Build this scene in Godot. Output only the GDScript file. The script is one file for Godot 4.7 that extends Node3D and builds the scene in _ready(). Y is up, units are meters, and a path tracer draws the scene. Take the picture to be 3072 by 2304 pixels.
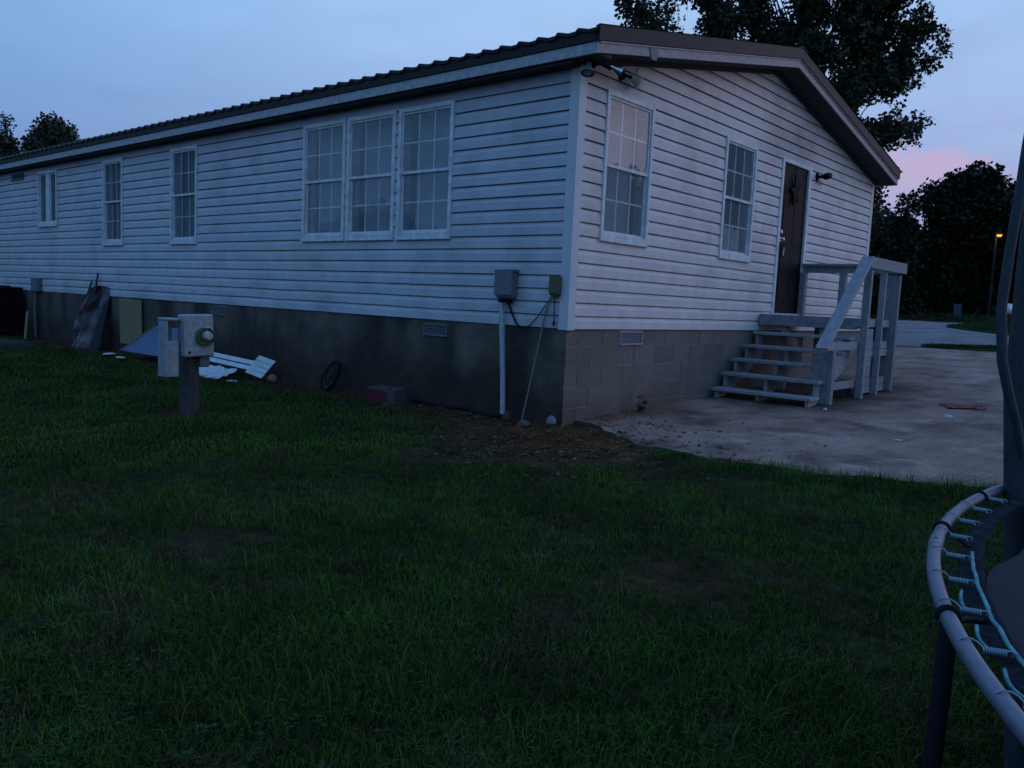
extends Node3D
# A white manufactured home at dusk, seen from its lawn beside a trampoline. Metres; the house corner stands on the origin.

const SB := 0.93          # height of the lowest siding edge
const CO := 0.127         # one siding course
const WID := 8.19         # width of the gable wall (+x)
const LEN := 19.0         # length of the long wall (-z)

var rng := RandomNumberGenerator.new()
var na := FastNoiseLite.new()
var nb := FastNoiseLite.new()
var nf := FastNoiseLite.new()
var counts := {}
var M := {}

# ------------------------------------------------------------------ mesh collector
class Geo:
	var v := PackedVector3Array()
	var n := PackedVector3Array()
	var c := PackedColorArray()
	var ix := PackedInt32Array()
	var col := Color(1, 1, 1)
	func tri(a: Vector3, b: Vector3, d: Vector3, out: Vector3):
		var nn := (b - a).cross(d - a).normalized()
		if nn.dot(out) < 0.0:
			nn = -nn
		else:
			var t := b
			b = d
			d = t
		var k := v.size()
		v.append(a); v.append(b); v.append(d)
		for q in 3:
			n.append(nn); c.append(col)
		ix.append(k); ix.append(k + 1); ix.append(k + 2)
	func quad(a: Vector3, b: Vector3, d: Vector3, e: Vector3, out: Vector3):
		var nn := (b - a).cross(e - a).normalized()
		if nn.length_squared() < 0.5:
			nn = (d - b).cross(e - b).normalized()
		if nn.dot(out) < 0.0:
			nn = -nn
		else:
			var t := b
			b = e
			e = t
		var k := v.size()
		v.append(a); v.append(b); v.append(d); v.append(e)
		for q in 4:
			n.append(nn); c.append(col)
		for q in [0, 1, 2, 0, 2, 3]:
			ix.append(k + q)
	# a box with chamfered edges, placed by xf, size s, chamfer w
	func box(xf: Transform3D, s: Vector3, w := 0.0):
		var h := s * 0.5
		if w <= 0.0:
			for ax in 3:
				for sg in [-1.0, 1.0]:
					var o := Vector3.ZERO; o[ax] = sg
					var i := (ax + 1) % 3
					var j := (ax + 2) % 3
					var p := []
					for k in [[-1, -1], [1, -1], [1, 1], [-1, 1]]:
						var q := Vector3.ZERO
						q[ax] = sg * h[ax]; q[i] = k[0] * h[i]; q[j] = k[1] * h[j]
						p.append(xf * q)
					quad(p[0], p[1], p[2], p[3], xf.basis * o)
			return
		var g := Vector3(h.x - w, h.y - w, h.z - w)
		for ax in 3:
			var i := (ax + 1) % 3
			var j := (ax + 2) % 3
			for sg in [-1.0, 1.0]:
				var o := Vector3.ZERO; o[ax] = sg
				var p := []
				for k in [[-1, -1], [1, -1], [1, 1], [-1, 1]]:
					var q := Vector3.ZERO
					q[ax] = sg * h[ax]; q[i] = k[0] * g[i]; q[j] = k[1] * g[j]
					p.append(xf * q)
				quad(p[0], p[1], p[2], p[3], xf.basis * o)
			# edges that run along ax
			for si in [-1.0, 1.0]:
				for sj in [-1.0, 1.0]:
					var p := []
					for k in [[-1, 0], [1, 0], [1, 1], [-1, 1]]:
						var q := Vector3.ZERO
						q[ax] = k[0] * g[ax]
						q[i] = si * (h[i] if k[1] == 0 else g[i])
						q[j] = sj * (g[j] if k[1] == 0 else h[j])
						p.append(xf * q)
					var o := Vector3.ZERO; o[i] = si; o[j] = sj
					quad(p[0], p[1], p[2], p[3], xf.basis * o)
		for sx in [-1.0, 1.0]:
			for sy in [-1.0, 1.0]:
				for sz in [-1.0, 1.0]:
					tri(xf * Vector3(sx * h.x, sy * g.y, sz * g.z), xf * Vector3(sx * g.x, sy * h.y, sz * g.z), xf * Vector3(sx * g.x, sy * g.y, sz * h.z), xf.basis * Vector3(sx, sy, sz))
	func b2(lo: Vector3, hi: Vector3, w := 0.0):
		box(Transform3D(Basis(), (lo + hi) * 0.5), (hi - lo).abs(), w)
	# a round tube along points with one radius per point
	func tube(p: Array, r: Array, sides := 8, caps := true):
		var m := p.size()
		var up := Vector3(0.13, 0.95, 0.21).normalized()
		var rings := []
		for i in m:
			var t: Vector3 = (p[mini(i + 1, m - 1)] - p[maxi(i - 1, 0)]).normalized()
			if i == 0 and absf(t.dot(up)) > 0.9:
				up = Vector3(1, 0.1, 0.2).normalized()
			var a := (up - t * up.dot(t)).normalized()
			up = a
			var b := t.cross(a)
			var k0 := v.size()
			for s in sides + 1:
				var an := TAU * s / sides
				var nn := a * cos(an) + b * sin(an)
				v.append(p[i] + nn * float(r[mini(i, r.size() - 1)])); n.append(nn); c.append(col)
			rings.append(k0)
		for i in m - 1:
			for s in sides:
				var q0: int = rings[i] + s
				var q1: int = rings[i + 1] + s
				ix.append(q0); ix.append(q1); ix.append(q0 + 1)
				ix.append(q0 + 1); ix.append(q1); ix.append(q1 + 1)
		if caps:
			for e in [0, m - 1]:
				var t: Vector3 = (p[0] - p[1]).normalized() if e == 0 else (p[m - 1] - p[m - 2]).normalized()
				var k0 := v.size()
				v.append(p[e]); n.append(t); c.append(col)
				for s in sides + 1:
					v.append(v[rings[e] + s]); n.append(t); c.append(col)
				for s in sides:
					if e != 0:
						ix.append(k0); ix.append(k0 + 2 + s); ix.append(k0 + 1 + s)
					else:
						ix.append(k0); ix.append(k0 + 1 + s); ix.append(k0 + 2 + s)
	# profile of (radius, height along axis) turned about an axis
	func lathe(xf: Transform3D, prof: Array, sides := 16):
		for i in prof.size() - 1:
			for s in sides:
				var a0 := TAU * s / sides
				var a1 := TAU * (s + 1) / sides
				var p: Vector2 = prof[i]
				var q: Vector2 = prof[i + 1]
				var d0 := Vector3(cos(a0), 0, sin(a0))
				var d1 := Vector3(cos(a1), 0, sin(a1))
				var mid := (d0 + d1) * 0.5
				var o := mid * (q.y - p.y) + Vector3.UP * (p.x - q.x)
				quad(xf * (d0 * p.x + Vector3.UP * p.y), xf * (d1 * p.x + Vector3.UP * p.y), xf * (d1 * q.x + Vector3.UP * q.y), xf * (d0 * q.x + Vector3.UP * q.y), xf.basis * o)
	# outline (points in a plane) pushed out by depth vector
	func prism(pts: Array, depth: Vector3):
		var p2 := PackedVector2Array()
		var nn := Vector3.ZERO
		for i in pts.size():
			nn += (pts[i] - pts[0]).cross(pts[(i + 1) % pts.size()] - pts[0])
		nn = nn.normalized()
		var ax: Vector3 = (pts[1] - pts[0]).normalized()
		var ay := nn.cross(ax)
		var cen := Vector3.ZERO
		for q in pts:
			p2.append(Vector2((q - pts[0]).dot(ax), (q - pts[0]).dot(ay)))
			cen += q / pts.size()
		var tr := Geometry2D.triangulate_polygon(p2)
		for i in range(0, tr.size(), 3):
			tri(pts[tr[i]], pts[tr[i + 1]], pts[tr[i + 2]], -depth)
			tri(pts[tr[i]] + depth, pts[tr[i + 1]] + depth, pts[tr[i + 2]] + depth, depth)
		var sgn := 1.0
		for i in pts.size():
			var a: Vector3 = pts[i]
			var b: Vector3 = pts[(i + 1) % pts.size()]
			quad(a, b, b + depth, a + depth, (b - a).cross(nn) * sgn)
	func grid(rows: Array, cols: Array, out: Vector3, closed := false):
		# rows: Array of PackedVector3Array, smooth normals
		var h := rows.size()
		var w: int = rows[0].size()
		var k0 := v.size()
		var sgn := -1.0 if (rows[0][1] - rows[0][0]).cross(rows[1][0] - rows[0][0]).dot(out) < 0.0 else 1.0
		for y in h:
			for x in w:
				var dx: Vector3 = rows[y][mini(x + 1, w - 1)] - rows[y][maxi(x - 1, 0)]
				var dy: Vector3 = rows[mini(y + 1, h - 1)][x] - rows[maxi(y - 1, 0)][x]
				var nn := dx.cross(dy).normalized()
				if closed:
					nn = nn * sgn
				elif nn.dot(out) < 0.0:
					nn = -nn
				v.append(rows[y][x]); n.append(nn)
				c.append(cols[y][x] if cols.size() > 0 else col)
		var flip: bool = (rows[0][1] - rows[0][0]).cross(rows[1][0] - rows[0][0]).dot(out) > 0.0
		for y in h - 1:
			for x in w - 1:
				var a := k0 + y * w + x
				var q := [a, a + 1, a + w + 1, a, a + w + 1, a + w]
				if flip:
					q = [a, a + w + 1, a + 1, a, a + w, a + w + 1]
				for e in q:
					ix.append(e)
	func mesh() -> ArrayMesh:
		var m := ArrayMesh.new()
		var a := []
		a.resize(Mesh.ARRAY_MAX)
		a[Mesh.ARRAY_VERTEX] = v
		a[Mesh.ARRAY_NORMAL] = n
		a[Mesh.ARRAY_COLOR] = c
		a[Mesh.ARRAY_INDEX] = ix
		m.add_surface_from_arrays(Mesh.PRIMITIVE_TRIANGLES, a)
		return m

# ------------------------------------------------------------------ scene helpers
func numbered(called: String) -> String:
	var k: int = counts.get(called, 0)
	counts[called] = k + 1
	return called if k == 0 else "%s_%03d" % [called, k]

func put(called: String, g: Geo, m: Material, parent: Node) -> MeshInstance3D:
	return put_mesh(called, g.mesh(), m, parent)

func put_mesh(called: String, mesh: Mesh, m: Material, parent: Node) -> MeshInstance3D:
	var o := MeshInstance3D.new()
	o.mesh = mesh
	o.material_override = m
	o.cast_shadow = GeometryInstance3D.SHADOW_CASTING_SETTING_ON
	if parent == self:
		o.name = numbered(called)
	else:
		var key := "%d/%s" % [parent.get_instance_id(), called]
		var k: int = counts.get(key, 0)
		counts[key] = k + 1
		o.name = called if k == 0 else "%s_%03d" % [called, k]
	parent.add_child(o, true)
	return o

func thing(called: String, label: String, category: String, at := Vector3.ZERO, turn := 0.0, group := "") -> Node3D:
	var o := Node3D.new()
	o.name = numbered(called)
	add_child(o, true)
	o.position = at
	o.rotation.y = turn
	tag(o, label, category, group)
	return o

func tag(o: Node, label: String, category: String, group := ""):
	o.set_meta("label", label)
	o.set_meta("category", category)
	if group != "":
		o.set_meta("group", group)

func structure(o: Node) -> Node:
	o.set_meta("kind", "structure")
	return o

func lin(r: float, g: float, b: float) -> Color:
	return Color(r, g, b).linear_to_srgb()

func grain(seed_: int, freq: float, lo: float, hi: float, size := 256) -> ImageTexture:
	var nz := FastNoiseLite.new()
	nz.seed = seed_
	nz.frequency = freq
	nz.fractal_octaves = 4
	var im := nz.get_seamless_image(size, size)
	im.convert(Image.FORMAT_L8)
	var d := im.get_data()
	for i in d.size():
		d[i] = int(clampf(255.0 * (lo + (hi - lo) * d[i] / 255.0), 0, 255))
	var o := Image.create_from_data(size, size, false, Image.FORMAT_L8, d)
	o.convert(Image.FORMAT_RGB8)
	o.generate_mipmaps()
	return ImageTexture.create_from_image(o)

func bump(seed_: int, freq: float, strength: float, size := 256) -> ImageTexture:
	var nz := FastNoiseLite.new()
	nz.seed = seed_
	nz.frequency = freq
	nz.fractal_octaves = 4
	var im := nz.get_seamless_image(size, size)
	im.convert(Image.FORMAT_RGBA8)
	im.bump_map_to_normal_map(strength)
	return ImageTexture.create_from_image(im)

# col is a linear base colour; vertex colours multiply it
func mat(col: Color, rough := 0.8, metal := 0.0, tex: Texture2D = null, scale := Vector3.ONE, nrm: Texture2D = null, nscale := 1.0, spec := 0.5) -> StandardMaterial3D:
	var m := StandardMaterial3D.new()
	m.albedo_color = col.linear_to_srgb()
	m.roughness = rough
	m.metallic = metal
	m.metallic_specular = spec
	m.vertex_color_use_as_albedo = true
	if tex != null or nrm != null:
		m.uv1_triplanar = true
		m.uv1_world_triplanar = true
		m.uv1_scale = scale
	if tex != null:
		m.albedo_texture = tex
	if nrm != null:
		m.normal_enabled = true
		m.normal_texture = nrm
		m.normal_scale = nscale
	return m

func fbm(nz: FastNoiseLite, x: float, y: float, z := 0.0) -> float:
	return nz.get_noise_3d(x, y, z)

func gh(x: float, z: float) -> float:
	var y := 0.033 * clampf(x, -14.0, 60.0)
	var near := clampf(1.0 - (Vector2(x + 2, z + 2).length() - 6.0) / 14.0, 0.0, 1.0)
	return y + near * 0.018 * na.get_noise_2d(x * 40.0, z * 40.0)

func rnd(a: float, b: float) -> float:
	return rng.randf_range(a, b)

# ------------------------------------------------------------------ sky
func make_sky() -> PanoramaSkyMaterial:
	var w := 1536
	var h := 768
	var data := PackedFloat32Array()
	data.resize(w * h * 3)
	var nz := FastNoiseLite.new()
	nz.seed = 11
	nz.frequency = 1.0
	nz.fractal_octaves = 5
	var els := [0.0, 7.0, 13.0, 19.0, 34.0, 90.0]
	var west := [Vector3(0.11, 0.20, 0.45), Vector3(0.125, 0.26, 0.53), Vector3(0.155, 0.33, 0.62), Vector3(0.165, 0.36, 0.66), Vector3(0.155, 0.37, 0.78), Vector3(0.13, 0.33, 0.84)]
	var east := [Vector3(0.25, 0.30, 0.55), Vector3(0.26, 0.33, 0.58), Vector3(0.30, 0.44, 0.72), Vector3(0.34, 0.535, 0.845), Vector3(0.28, 0.48, 0.84), Vector3(0.13, 0.33, 0.84)]
	for y in h:
		var el := 90.0 - 180.0 * (y + 0.5) / h
		var e := maxf(el, 0.0)
		var k := 0
		while k < els.size() - 2 and e > els[k + 1]:
			k += 1
		var t: float = clampf((e - els[k]) / (els[k + 1] - els[k]), 0.0, 1.0)
		var bw: Vector3 = west[k].lerp(west[k + 1], t)
		var be: Vector3 = east[k].lerp(east[k + 1], t)
		for x in w:
			var az := 360.0 * (x + 0.5) / w
			if az > 180.0:
				az -= 360.0
			# paler towards the north-east, and the afterglow of the hidden sun in the south-east
			var da := absf(wrapf(az - 54.0, -180.0, 180.0))
			var c := bw.lerp(be, exp(-pow(da / 33.0, 2.0)))
			var dp := absf(wrapf(az - 130.0, -180.0, 180.0))
			var glow := exp(-pow(dp / 37.0, 2.0)) * exp(-pow(e / 24.0, 1.3))
			c += Vector3(1.0, 0.78, 0.80) * glow
			if e > 0.0:
				var cx := cos(deg_to_rad(az)) * 3.0
				var cy := sin(deg_to_rad(az)) * 3.0
				var n1 := nz.get_noise_3d(cx * 0.9, e * 0.14, cy * 0.9)
				var n2 := nz.get_noise_3d(cx * 2.6 + 7.0, e * 0.45, cy * 2.6)
				var cl := clampf(n1 * 1.5 + n2 * 0.7, -1.0, 1.0) * smoothstep(0.0, 4.0, e) * (1.0 - smoothstep(24.0, 60.0, e))
				c *= 1.0 + 0.075 * cl
				var bank := smoothstep(0.08, 0.6, cl) * exp(-pow((e - 8.0) / 6.0, 2.0))
				c = c.lerp(Vector3(0.20, 0.29, 0.52) + Vector3(0.2, 0.08, 0.06) * glow, 0.3 * bank)
				# the lit cloud low in the east
				var n3 := nz.get_noise_3d(cx * 9.0 + 3.0, e * 0.9, cy * 9.0)
				var n4 := nz.get_noise_3d(cx * 24.0, e * 2.2 + 5.0, cy * 24.0)
				var wob := 0.9 * n2 + 0.9 * n3 + 0.5 * n4
				var top := 10.3 - 0.10 * pow(maxf(az - 75.0, 0.0), 1.7) - 0.02 * pow(maxf(75.0 - az, 0.0), 2.0)
				var lit := smoothstep(-0.1, 0.55, top + 0.8 * wob - e) * smoothstep(5.6, 9.6, e + wob)
				lit *= smoothstep(58.0, 68.0, az) * (1.0 - smoothstep(78.0, 83.0, az))
				c = c.lerp(Vector3(0.53, 0.385, 0.565), 0.72 * lit)
				# faint lilac wisps above it
				var wisp := smoothstep(0.12, 0.5, nz.get_noise_3d(cx * 4.0 + 9.0, e * 0.7, cy * 4.0)) * exp(-pow((e - 13.0) / 3.5, 2.0)) * smoothstep(60.0, 76.0, az) * (1.0 - smoothstep(100.0, 120.0, az))
				c = c.lerp(Vector3(0.40, 0.37, 0.62), 0.3 * wisp)
			var i := (y * w + x) * 3
			data[i] = maxf(c.x, 0.0)
			data[i + 1] = maxf(c.y, 0.0)
			data[i + 2] = maxf(c.z, 0.0)
	var im := Image.create_from_data(w, h, false, Image.FORMAT_RGBF, data.to_byte_array())
	var m := PanoramaSkyMaterial.new()
	m.panorama = ImageTexture.create_from_image(im)
	return m

func _ready():
	rng.seed = 20240611
	na.seed = 3; na.frequency = 0.05; na.fractal_octaves = 4
	nb.seed = 8; nb.frequency = 1.0; nb.fractal_octaves = 4
	nf.seed = 21; nf.frequency = 4.0; nf.fractal_octaves = 3

	var cam := Camera3D.new()
	cam.name = "camera"
	cam.position = Vector3(-6.2414, 1.1754, 4.7396)
	cam.rotation_degrees = Vector3(-5.793, -49.168, 2.6406)
	cam.fov = 49.95
	cam.near = 0.05
	cam.far = 900.0
	add_child(cam)
	cam.current = true

	var env := Environment.new()
	env.background_mode = Environment.BG_SKY
	env.sky = Sky.new()
	env.sky.sky_material = make_sky()
	env.background_energy_multiplier = 1.0
	env.tonemap_mode = Environment.TONE_MAPPER_LINEAR
	env.tonemap_exposure = 1.1
	env.sdfgi_enabled = true
	env.ssao_enabled = true
	env.ssil_enabled = true
	var we := WorldEnvironment.new()
	we.name = "environment"
	we.environment = env
	add_child(we)

	var sun := DirectionalLight3D.new()
	sun.name = "sun"
	sun.light_color = Color(1.0, 0.80, 0.76)
	sun.light_energy = 0.04
	sun.light_angular_distance = 45.0
	sun.shadow_enabled = true
	add_child(sun)
	# the afterglow comes low from the east-south-east
	sun.look_at_from_position(Vector3(20, 6, 12), Vector3.ZERO)

	make_materials()
	make_ground()
	make_house()
	make_trees()
	make_steps()
	make_wall_things()
	make_yard_things()
	make_far_things()
	make_trampoline()
	make_grass()

func make_materials():
	var g0 := grain(15, 0.02, 0.92, 1.0)
	var g1 := grain(1, 0.02, 0.80, 1.0)
	var g2 := grain(2, 0.05, 0.78, 1.0)
	var g3 := grain(5, 0.012, 0.55, 1.0)
	var wood := grain(7, 0.03, 0.8, 1.0)
	var b1 := bump(4, 0.05, 3.0)
	var b2_ := bump(6, 0.12, 6.0)
	M.vinyl = mat(Color(1, 1, 1), 0.55, 0, g0, Vector3(0.7, 0.7, 0.7), null, 1.0, 0.35)
	M.trim = mat(Color(0.80, 0.80, 0.80), 0.5, 0, g1, Vector3(1.3, 1.3, 1.3), null, 1.0, 0.4)
	M.fascia = mat(Color(0.46, 0.47, 0.49), 0.5, 0, g2, Vector3(0.8, 0.8, 0.8))
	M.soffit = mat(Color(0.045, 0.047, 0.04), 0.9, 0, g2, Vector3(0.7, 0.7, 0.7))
	M.roof = mat(Color(0.030, 0.023, 0.024), 0.55, 0.0, g2, Vector3(0.5, 0.5, 0.5), null, 1.0, 0.3)
	M.sheath = mat(Color(0.03, 0.03, 0.03), 0.9)
	M.dark = mat(Color(0.012, 0.012, 0.014), 0.9)
	M.block = mat(Color(1, 1, 1), 0.95, 0, g2, Vector3(1.6, 1.6, 1.6), b2_, 0.3)
	M.parge = mat(Color(1, 1, 1), 0.95, 0, g1, Vector3(0.6, 0.6, 0.6), b1, 0.4)
	M.blind = mat(Color(0.36, 0.38, 0.41), 0.7, 0, g1, Vector3(0.6, 0.6, 0.6))
	M.blind_dim = mat(Color(0.11, 0.12, 0.135), 0.7, 0, g1, Vector3(0.6, 0.6, 0.6))
	M.reveal = mat(Color(0.42, 0.42, 0.40), 0.7, 0, g1, Vector3(1, 1, 1))
	M.room = mat(Color(0.05, 0.05, 0.055), 0.9)
	M.door = mat(Color(0.0055, 0.0045, 0.0055), 0.6, 0, g2, Vector3(0.8, 0.8, 0.8), null, 1.0, 0.25)
	M.black = mat(Color(0.007, 0.007, 0.008), 0.65, 0, null, Vector3.ONE, null, 1.0, 0.18)
	M.chrome = mat(Color(0.55, 0.55, 0.56), 0.25, 1.0)
	M.paint_wood = mat(Color(0.30, 0.305, 0.33), 0.7, 0, wood, Vector3(1.1, 1.1, 1.1), b1, 0.35)
	M.paint_wood_worn = mat(Color(0.36, 0.36, 0.38), 0.75, 0, wood, Vector3(1.3, 1.3, 1.3), b1, 0.4)
	M.bare_wood = mat(Color(0.075, 0.062, 0.06), 0.9, 0, wood, Vector3(1.4, 0.5, 1.4), b1, 0.6)
	M.ply = mat(Color(0.30, 0.235, 0.115), 0.85, 0, wood, Vector3(2.2, 0.6, 2.2), b1, 0.4)
	M.steel = mat(Color(0.33, 0.36, 0.38), 0.5, 0.0, g1, Vector3(2, 2, 2), null, 1.0, 0.6)
	M.greybox = mat(Color(0.17, 0.19, 0.22), 0.6, 0.0, g2, Vector3(1.5, 1.5, 1.5))
	M.tanbox = mat(Color(0.13, 0.115, 0.06), 0.6, 0, g2, Vector3(2, 2, 2))
	M.pvc = mat(Color(0.46, 0.50, 0.55), 0.45, 0, g2, Vector3(1.6, 1.0, 1.6))
	M.cable = mat(Color(0.012, 0.012, 0.014), 0.7, 0, null, Vector3.ONE, null, 1.0, 0.2)
	M.cable_grey = mat(Color(0.16, 0.155, 0.14), 0.6)
	M.scrap = mat(Color(0.72, 0.74, 0.74), 0.5, 0, g1, Vector3(1, 1, 1))
	M.tarp = mat(Color(0.27, 0.235, 0.26), 0.75, 0, g3, Vector3(1.4, 1.4, 1.4), b1, 1.0)
	M.rust = mat(Color(0.085, 0.035, 0.025), 0.9, 0, g3, Vector3(2, 2, 2))
	M.blue_panel = mat(Color(0.10, 0.16, 0.28), 0.6, 0, g2, Vector3(1, 1, 1))
	M.red_block = mat(Color(1, 1, 1), 0.95, 0, g2, Vector3(3, 3, 3), b2_, 0.8)
	M.red_cloth = mat(Color(0.27, 0.055, 0.05), 0.9, 0, g2, Vector3(3, 3, 3))
	M.stone = mat(Color(0.13, 0.10, 0.09), 0.95, 0, g2, Vector3(4, 4, 4), b2_, 0.8)
	M.soil = mat(Color(1, 1, 1), 1.0, 0, g3, Vector3(1.1, 1.1, 1.1), b2_, 0.7, 0.2)
	M.concrete = mat(Color(1, 1, 1), 0.95, 0, g2, Vector3(1.2, 1.2, 1.2), b1, 0.35, 0.3)
	M.gravel = mat(Color(1, 1, 1), 1.0, 0, g2, Vector3(2.5, 2.5, 2.5), b2_, 0.6, 0.2)
	M.bark = mat(Color(0.045, 0.038, 0.03), 0.95, 0, g3, Vector3(2, 0.6, 2), b2_, 0.9)
	M.galv = mat(Color(0.145, 0.165, 0.215), 0.5, 0.15, g2, Vector3(3, 3, 3), null, 1.0, 0.6)
	M.spring = mat(Color(0.22, 0.30, 0.35), 0.45, 0.7)
	M.mat_fabric = mat(Color(0.024, 0.022, 0.036), 0.7, 0, g1, Vector3(3, 3, 3), null, 1.0, 0.2)
	M.piping = mat(Color(0.11, 0.40, 0.42), 0.8, 0, g3, Vector3(9, 9, 9))
	M.webbing = mat(Color(0.03, 0.034, 0.045), 0.9, 0, g3, Vector3(12, 12, 12), null, 1.0, 0.1)
	M.foam = mat(Color(0.024, 0.033, 0.043), 0.75, 0, g2, Vector3(4, 1, 4), b1, 0.4)
	M.glass = StandardMaterial3D.new()
	M.glass.transparency = BaseMaterial3D.TRANSPARENCY_ALPHA
	M.glass.albedo_color = Color(0.75, 0.82, 0.85, 0.12)
	M.glass.roughness = 0.02
	M.glass.metallic_specular = 0.38
	var leaf := StandardMaterial3D.new()
	leaf.albedo_color = lin(1, 1, 1)
	leaf.vertex_color_use_as_albedo = true
	leaf.roughness = 0.6
	leaf.metallic_specular = 0.3
	leaf.backlight = Color(0.35, 0.4, 0.2)
	M.leaf = leaf
	var blade := StandardMaterial3D.new()
	blade.vertex_color_use_as_albedo = true
	blade.roughness = 0.75
	blade.metallic_specular = 0.2
	blade.backlight = Color(0.2, 0.3, 0.12)
	M.blade = blade

# ------------------------------------------------------------------ ground
const EDGE := [[-1.0, 0.34], [0.26, 0.20], [0.67, -0.10], [1.1, -0.34], [1.6, -0.33], [2.45, -0.27], [2.79, -0.11], [3.45, 0.12], [3.65, 0.33], [5.0, 1.6], [8.5, 4.6]]

func slab_edge(z: float) -> float:
	for i in EDGE.size() - 1:
		if z <= EDGE[i + 1][0]:
			var t: float = (z - EDGE[i][0]) / (EDGE[i + 1][0] - EDGE[i][0])
			return lerpf(EDGE[i][1], EDGE[i + 1][1], clampf(t, 0, 1))
	return EDGE[-1][1]

# how bare the lawn is at a place, 0 grown over to 1 bare
func bare(x: float, z: float) -> float:
	var b := smoothstep(0.12, 0.42, na.get_noise_2d(x * 13.0 + 90.0, z * 13.0)) * 0.4
	# trodden ground along the walls and at the corner
	b = maxf(b, smoothstep(-1.2 - 0.35 * smoothstep(-4.0, -0.5, z), -0.2, x + 0.5 * na.get_noise_2d(x * 30, z * 30)) * (1.0 - smoothstep(0.3, 0.9, z)) * 0.95)
	var d := Vector2((x + 0.75) / 1.25, (z - 0.45) / 1.35).length() + 0.5 * na.get_noise_2d(x * 25, z * 25)
	b = maxf(b, (1.0 - smoothstep(0.55, 1.25, d)) * 0.93)
	for s in [[-2.95, 2.95, 0.45, 0.75], [-3.5, 2.75, 0.3, 0.5], [-2.3, -2.85, 0.5, 1.0], [-4.1, 0.9, 0.35, 0.6], [-1.6, -11.2, 1.0, 0.9], [-0.7, 2.2, 0.3, 0.7], [-4.9, -0.6, 0.6, 0.6]]:
		var e: float = Vector2(x - s[0], z - s[1]).length() / s[2] + 0.6 * na.get_noise_2d(x * 40, z * 40)
		b = maxf(b, (1.0 - smoothstep(0.4, 1.1, e)) * s[3])
	return b

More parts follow.
